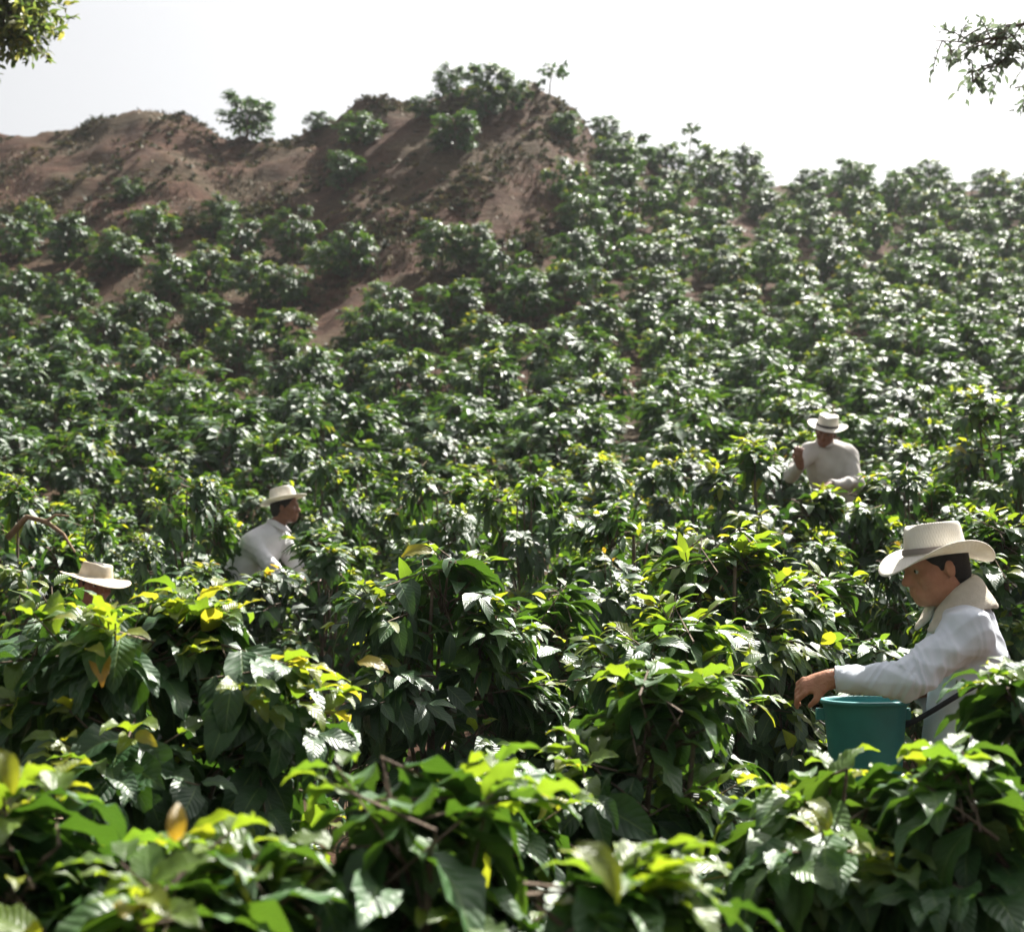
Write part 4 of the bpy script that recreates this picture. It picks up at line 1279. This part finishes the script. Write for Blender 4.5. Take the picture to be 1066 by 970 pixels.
# man with the bucket: faces left, camera sees his left side
D1 = 4.45
fc = unit(np.array([-1.0, -0.10, 0]))
J = dict(pelvis=W(1006, 800, D1), neck=W(1003, 640, D1), sL=W(1006, 660, D1 - .17), sR=W(1004, 660, D1 + .17))
J['eL'] = W(944, 708, D1 - .26); J['wL'] = W(864, 707, D1 - .22)
J['eR'] = W(985, 735, D1 + .26); J['wR'] = W(955, 716, D1 + .08)
px, py = W(1010, 800, D1)[:2]
standing_legs(J, px, py, fc)
hands = [(J['wL'], W(830, 716, D1 - .19) - J['wL'], np.array([0.1, 0.75, -0.8]), 0.6, 1, .90),
         (J['wR'], W(925, 732, D1 + .02) - J['wR'], np.array([-0.1, -0.3, -1.0]), 0.45, -1)]
hd = unit(np.array([-1.0, -0.22, -0.22])); hup = unit(np.array([-0.16, 0, 1.0]))
man1, _ = person((px, py, gz(px, py)), J, W(973, 590, D1 - .01), hd, hup,
    'man in a pale straw hat and light shirt reaching over a teal bucket', M['shirt_pale'], M['trousers'], M['skin'], h=0.0055, hands=hands,
    hat=dict(brim=.180, crown_h=.097, curl=.03, dip=.055, tilt=-.12, lift=.038, a=.088, b=.100, pinch=.012), towel=True, hem=.06, seed=3, amp=.0055, band='band_grey')

def bucket():
    c = W(900, 728, D1 - .05); top_r, bot_r, Hh = .126, .106, .245
    base = c - np.array([0, 0, Hh])
    e = empty('bucket', base)
    prof = [(0.0, 0.004), (bot_r * .96, 0.004), (bot_r, .012), (bot_r + (top_r - bot_r) * .86, Hh * .88), (top_r * .985, Hh * .885), (top_r * .99, Hh * .915), (top_r, Hh * .92), (top_r, Hh - .012),
            (top_r + .008, Hh - .011), (top_r + .009, Hh), (top_r - .003, Hh + .002), (top_r - .006, Hh - .01), (bot_r - .004, .02), (0.0, .02)]
    n = 48; th = np.linspace(0, 2 * np.pi, n, endpoint=False)
    V = np.concatenate([np.stack([r * np.cos(th), r * np.sin(th), np.full(n, z)], -1) for r, z in prof])
    i = np.arange(len(prof) - 1)[:, None] * n; j = np.arange(n)[None]; j2 = (j + 1) % n
    F = np.stack([i + j, i + j2, i + n + j2, i + n + j], -1).reshape(-1, 4)
    link('tub', make_mesh('tub', V, F, M['teal']), e)
    for s in (-1, 1):
        bm = bmesh.new(); bmesh.ops.create_cube(bm, size=1); bmesh.ops.scale(bm, vec=(.03, .02, .035), verts=bm.verts)
        bmesh.ops.bevel(bm, geom=bm.edges[:], offset=.005, segments=2)
        me = bpy.data.meshes.new('handle_ear'); bm.to_mesh(me); bm.free(); me.materials.append(M['teal'])
        link('handle_ear', me, e, (s * (top_r + .004), 0.02, Hh - .045))
    t = np.linspace(-math.pi / 2, math.pi / 2, 17)
    pts = np.stack([(top_r + .012) * np.sin(t), .02 + .118 * np.cos(t), Hh - .045 - .06 * np.cos(t)], -1)
    V, F = tube(pts, .0028, 6); link('handle', make_mesh('handle', V, F, M['wire']), e)
    # waist strap running round the man's back, a flat band
    cen = W(998, 706, D1)
    P3 = []
    for k, t in enumerate(np.linspace(0, 1, 40)):
        a = t * 2 * math.pi
        rx, ry = .142, .205
        p = cen + np.array([rx * math.cos(a), -ry * math.sin(a), .068 * math.cos(a)])
        if math.cos(a) < 0: p[0] -= .05 * abs(math.cos(a)); p[2] -= .075 * abs(math.cos(a)) ** 1.6
        P3.append(p)
    P3 = np.array(P3); nrm = unit(P3 - cen)
    rows = [P3 + nrm * o + np.array([0, 0, z]) for o, z in ((0, -.009), (.003, -.009), (.003, .009), (0, .009))]
    V = np.concatenate(rows) - base; m = len(P3); F = []
    for a in range(4):
        b = (a + 1) % 4
        for k in range(m - 1): F.append([a * m + k, a * m + k + 1, b * m + k + 1, b * m + k])
    link('waist_strap', make_mesh('waist_strap', V, np.array(F), M['strap'], smooth=False), e)
    tag(e, 'teal plastic picking bucket at the waist of the man in profile', 'bucket')
    return e
bucket()

# man in the white shirt, bent forward, faces right
D2 = 10.5
fc = unit(np.array([1.0, -0.15, 0]))
J = dict(pelvis=W(224, 640, D2), neck=W(286, 552, D2), sL=W(294, 563, D2 + .14), sR=W(262, 566, D2 - .15))
J['eL'] = W(306, 588, D2 + .2); J['wL'] = W(330, 592, D2 + .10)
J['eR'] = W(292, 602, D2 - .24); J['wR'] = W(318, 606, D2 - .24)
px, py = W(228, 640, D2)[:2]
standing_legs(J, px, py, fc)
hd = unit(np.array([1.0, -0.10, 0.02])); hup = Z3
hands = [(J['wR'], np.array([1.0, -0.1, .1]), np.array([0, .4, -1.0]), .4, -1), (J['wL'], np.array([1.0, -.2, .2]), np.array([0, -.4, -1.0]), .4, 1)]
person((px, py, gz(px, py)), J, W(297, 528, D2), hd, hup, 'man in a white shirt leaning forward among the bushes, straw hat tipped back',
    M['shirt_white'], M['trousers_dark'], M['skin_dark'], h=.009, hands=hands, hat=dict(brim=.175, crown_h=.10, curl=.025, dip=-.005, tilt=-.22, lift=.05), band=False, seed=13, amp=.005, collar=True)

# man in the cream shirt, bowed towards the viewer
D3 = 11.5
fc = unit(np.array([-0.35, -1.0, 0]))
J = dict(pelvis=W(888, 540, D3 + .24), neck=W(857, 465, D3 - .02), sL=W(883, 474, D3 + .02), sR=W(842, 470, D3 - .05))
J['eL'] = W(891, 502, D3 - .10); J['wL'] = W(864, 505, D3 - .30)
J['eR'] = W(824, 494, D3 - .18); J['wR'] = W(833, 484, D3 - .36)
px, py = W(872, 540, D3 + .3)[:2]
standing_legs(J, px, py, fc)
hd = unit(np.array([-0.40, -1.0, -0.32])); hup = unit(np.array([0.14, -0.28, 1.0]))
hands = [(J['wR'], np.array([-.2, -.3, .75]), np.array([.5, .6, 0]), .5, 1), (J['wL'], np.array([-1, -.3, -.3]), np.array([0, 0, -1.0]), .5, -1)]
person((px, py, gz(px, py)), J, W(860, 450, D3 - .10), hd, hup, 'man in a cream shirt bowed over the bushes, farthest up the slope, dark hat band',
    M['shirt_beige'], M['trousers_dark'], M['skin_dark'], h=.009, hands=hands, hat=dict(brim=.172, crown_h=.092, curl=.02, dip=.01, tilt=0.02, lift=.05, pinch=.010), band=True, seed=23, amp=.005, collar=True)

# man hidden to the eyes behind the large domed bush
D4 = 7.6
fc = unit(np.array([0.55, -0.85, 0]))
J = dict(pelvis=W(84, 742, D4 + .12), neck=W(96, 641, D4), sL=W(125, 655, D4 + .06), sR=W(70, 655, D4 - .05))
J['eL'] = W(135, 705, D4 - .05); J['wL'] = W(128, 690, D4 - .28)
J['eR'] = W(62, 705, D4 - .15); J['wR'] = W(92, 692, D4 - .32)
px, py = W(82, 742, D4 + .16)[:2]
standing_legs(J, px, py, fc)
hd = unit(np.array([0.75, -1.0, -0.15])); hup = unit(np.array([0.20, -0.05, 1.0]))
hands = [(J['wR'], np.array([.5, -.6, .2]), np.array([.2, .2, -1]), .5, 1), (J['wL'], np.array([-.3, -.8, .1]), np.array([0, .2, -1.0]), .5, -1)]
person((px, py, gz(px, py)), J, W(99, 609, D4), hd, hup, 'man hidden to the eyes behind the large bush, brown-shaded straw hat',
    M['shirt_beige'], M['trousers_dark'], M['skin_dark'], h=.009, hands=hands, hat=dict(brim=.198, crown_h=.072, curl=.0, dip=.04, tilt=-.02, lift=.045, pinch=.008, straw='straw_shaded'), band=False, seed=33, collar=True)

# ------------------------------------------------------------------ air
def haze():
    bm = bmesh.new(); bmesh.ops.create_cube(bm, size=1)
    me = bpy.data.meshes.new('haze'); bm.to_mesh(me); bm.free()
    o = link('haze', me, None, (0, 0, (22 - 9) / 2)); o.scale = (250, 250, 31)
    m = bpy.data.materials.new('haze_air'); m.use_nodes = True; nt = m.node_tree; nt.nodes.clear()
    out = nt.nodes.new('ShaderNodeOutputMaterial'); v = nt.nodes.new('ShaderNodeVolumePrincipled')
    v.inputs['Color'].default_value = (0.92, 0.96, 1.0, 1); v.inputs['Density'].default_value = HAZE_DENSITY
    v.inputs['Anisotropy'].default_value = 0.35
    nt.links.new(v.outputs[0], out.inputs['Volume'])
    me.materials.append(m)
    tag(o, 'thin bright haze in the air over the hillside', 'haze', kind='stuff')
if HAZE_DENSITY > 0: haze()
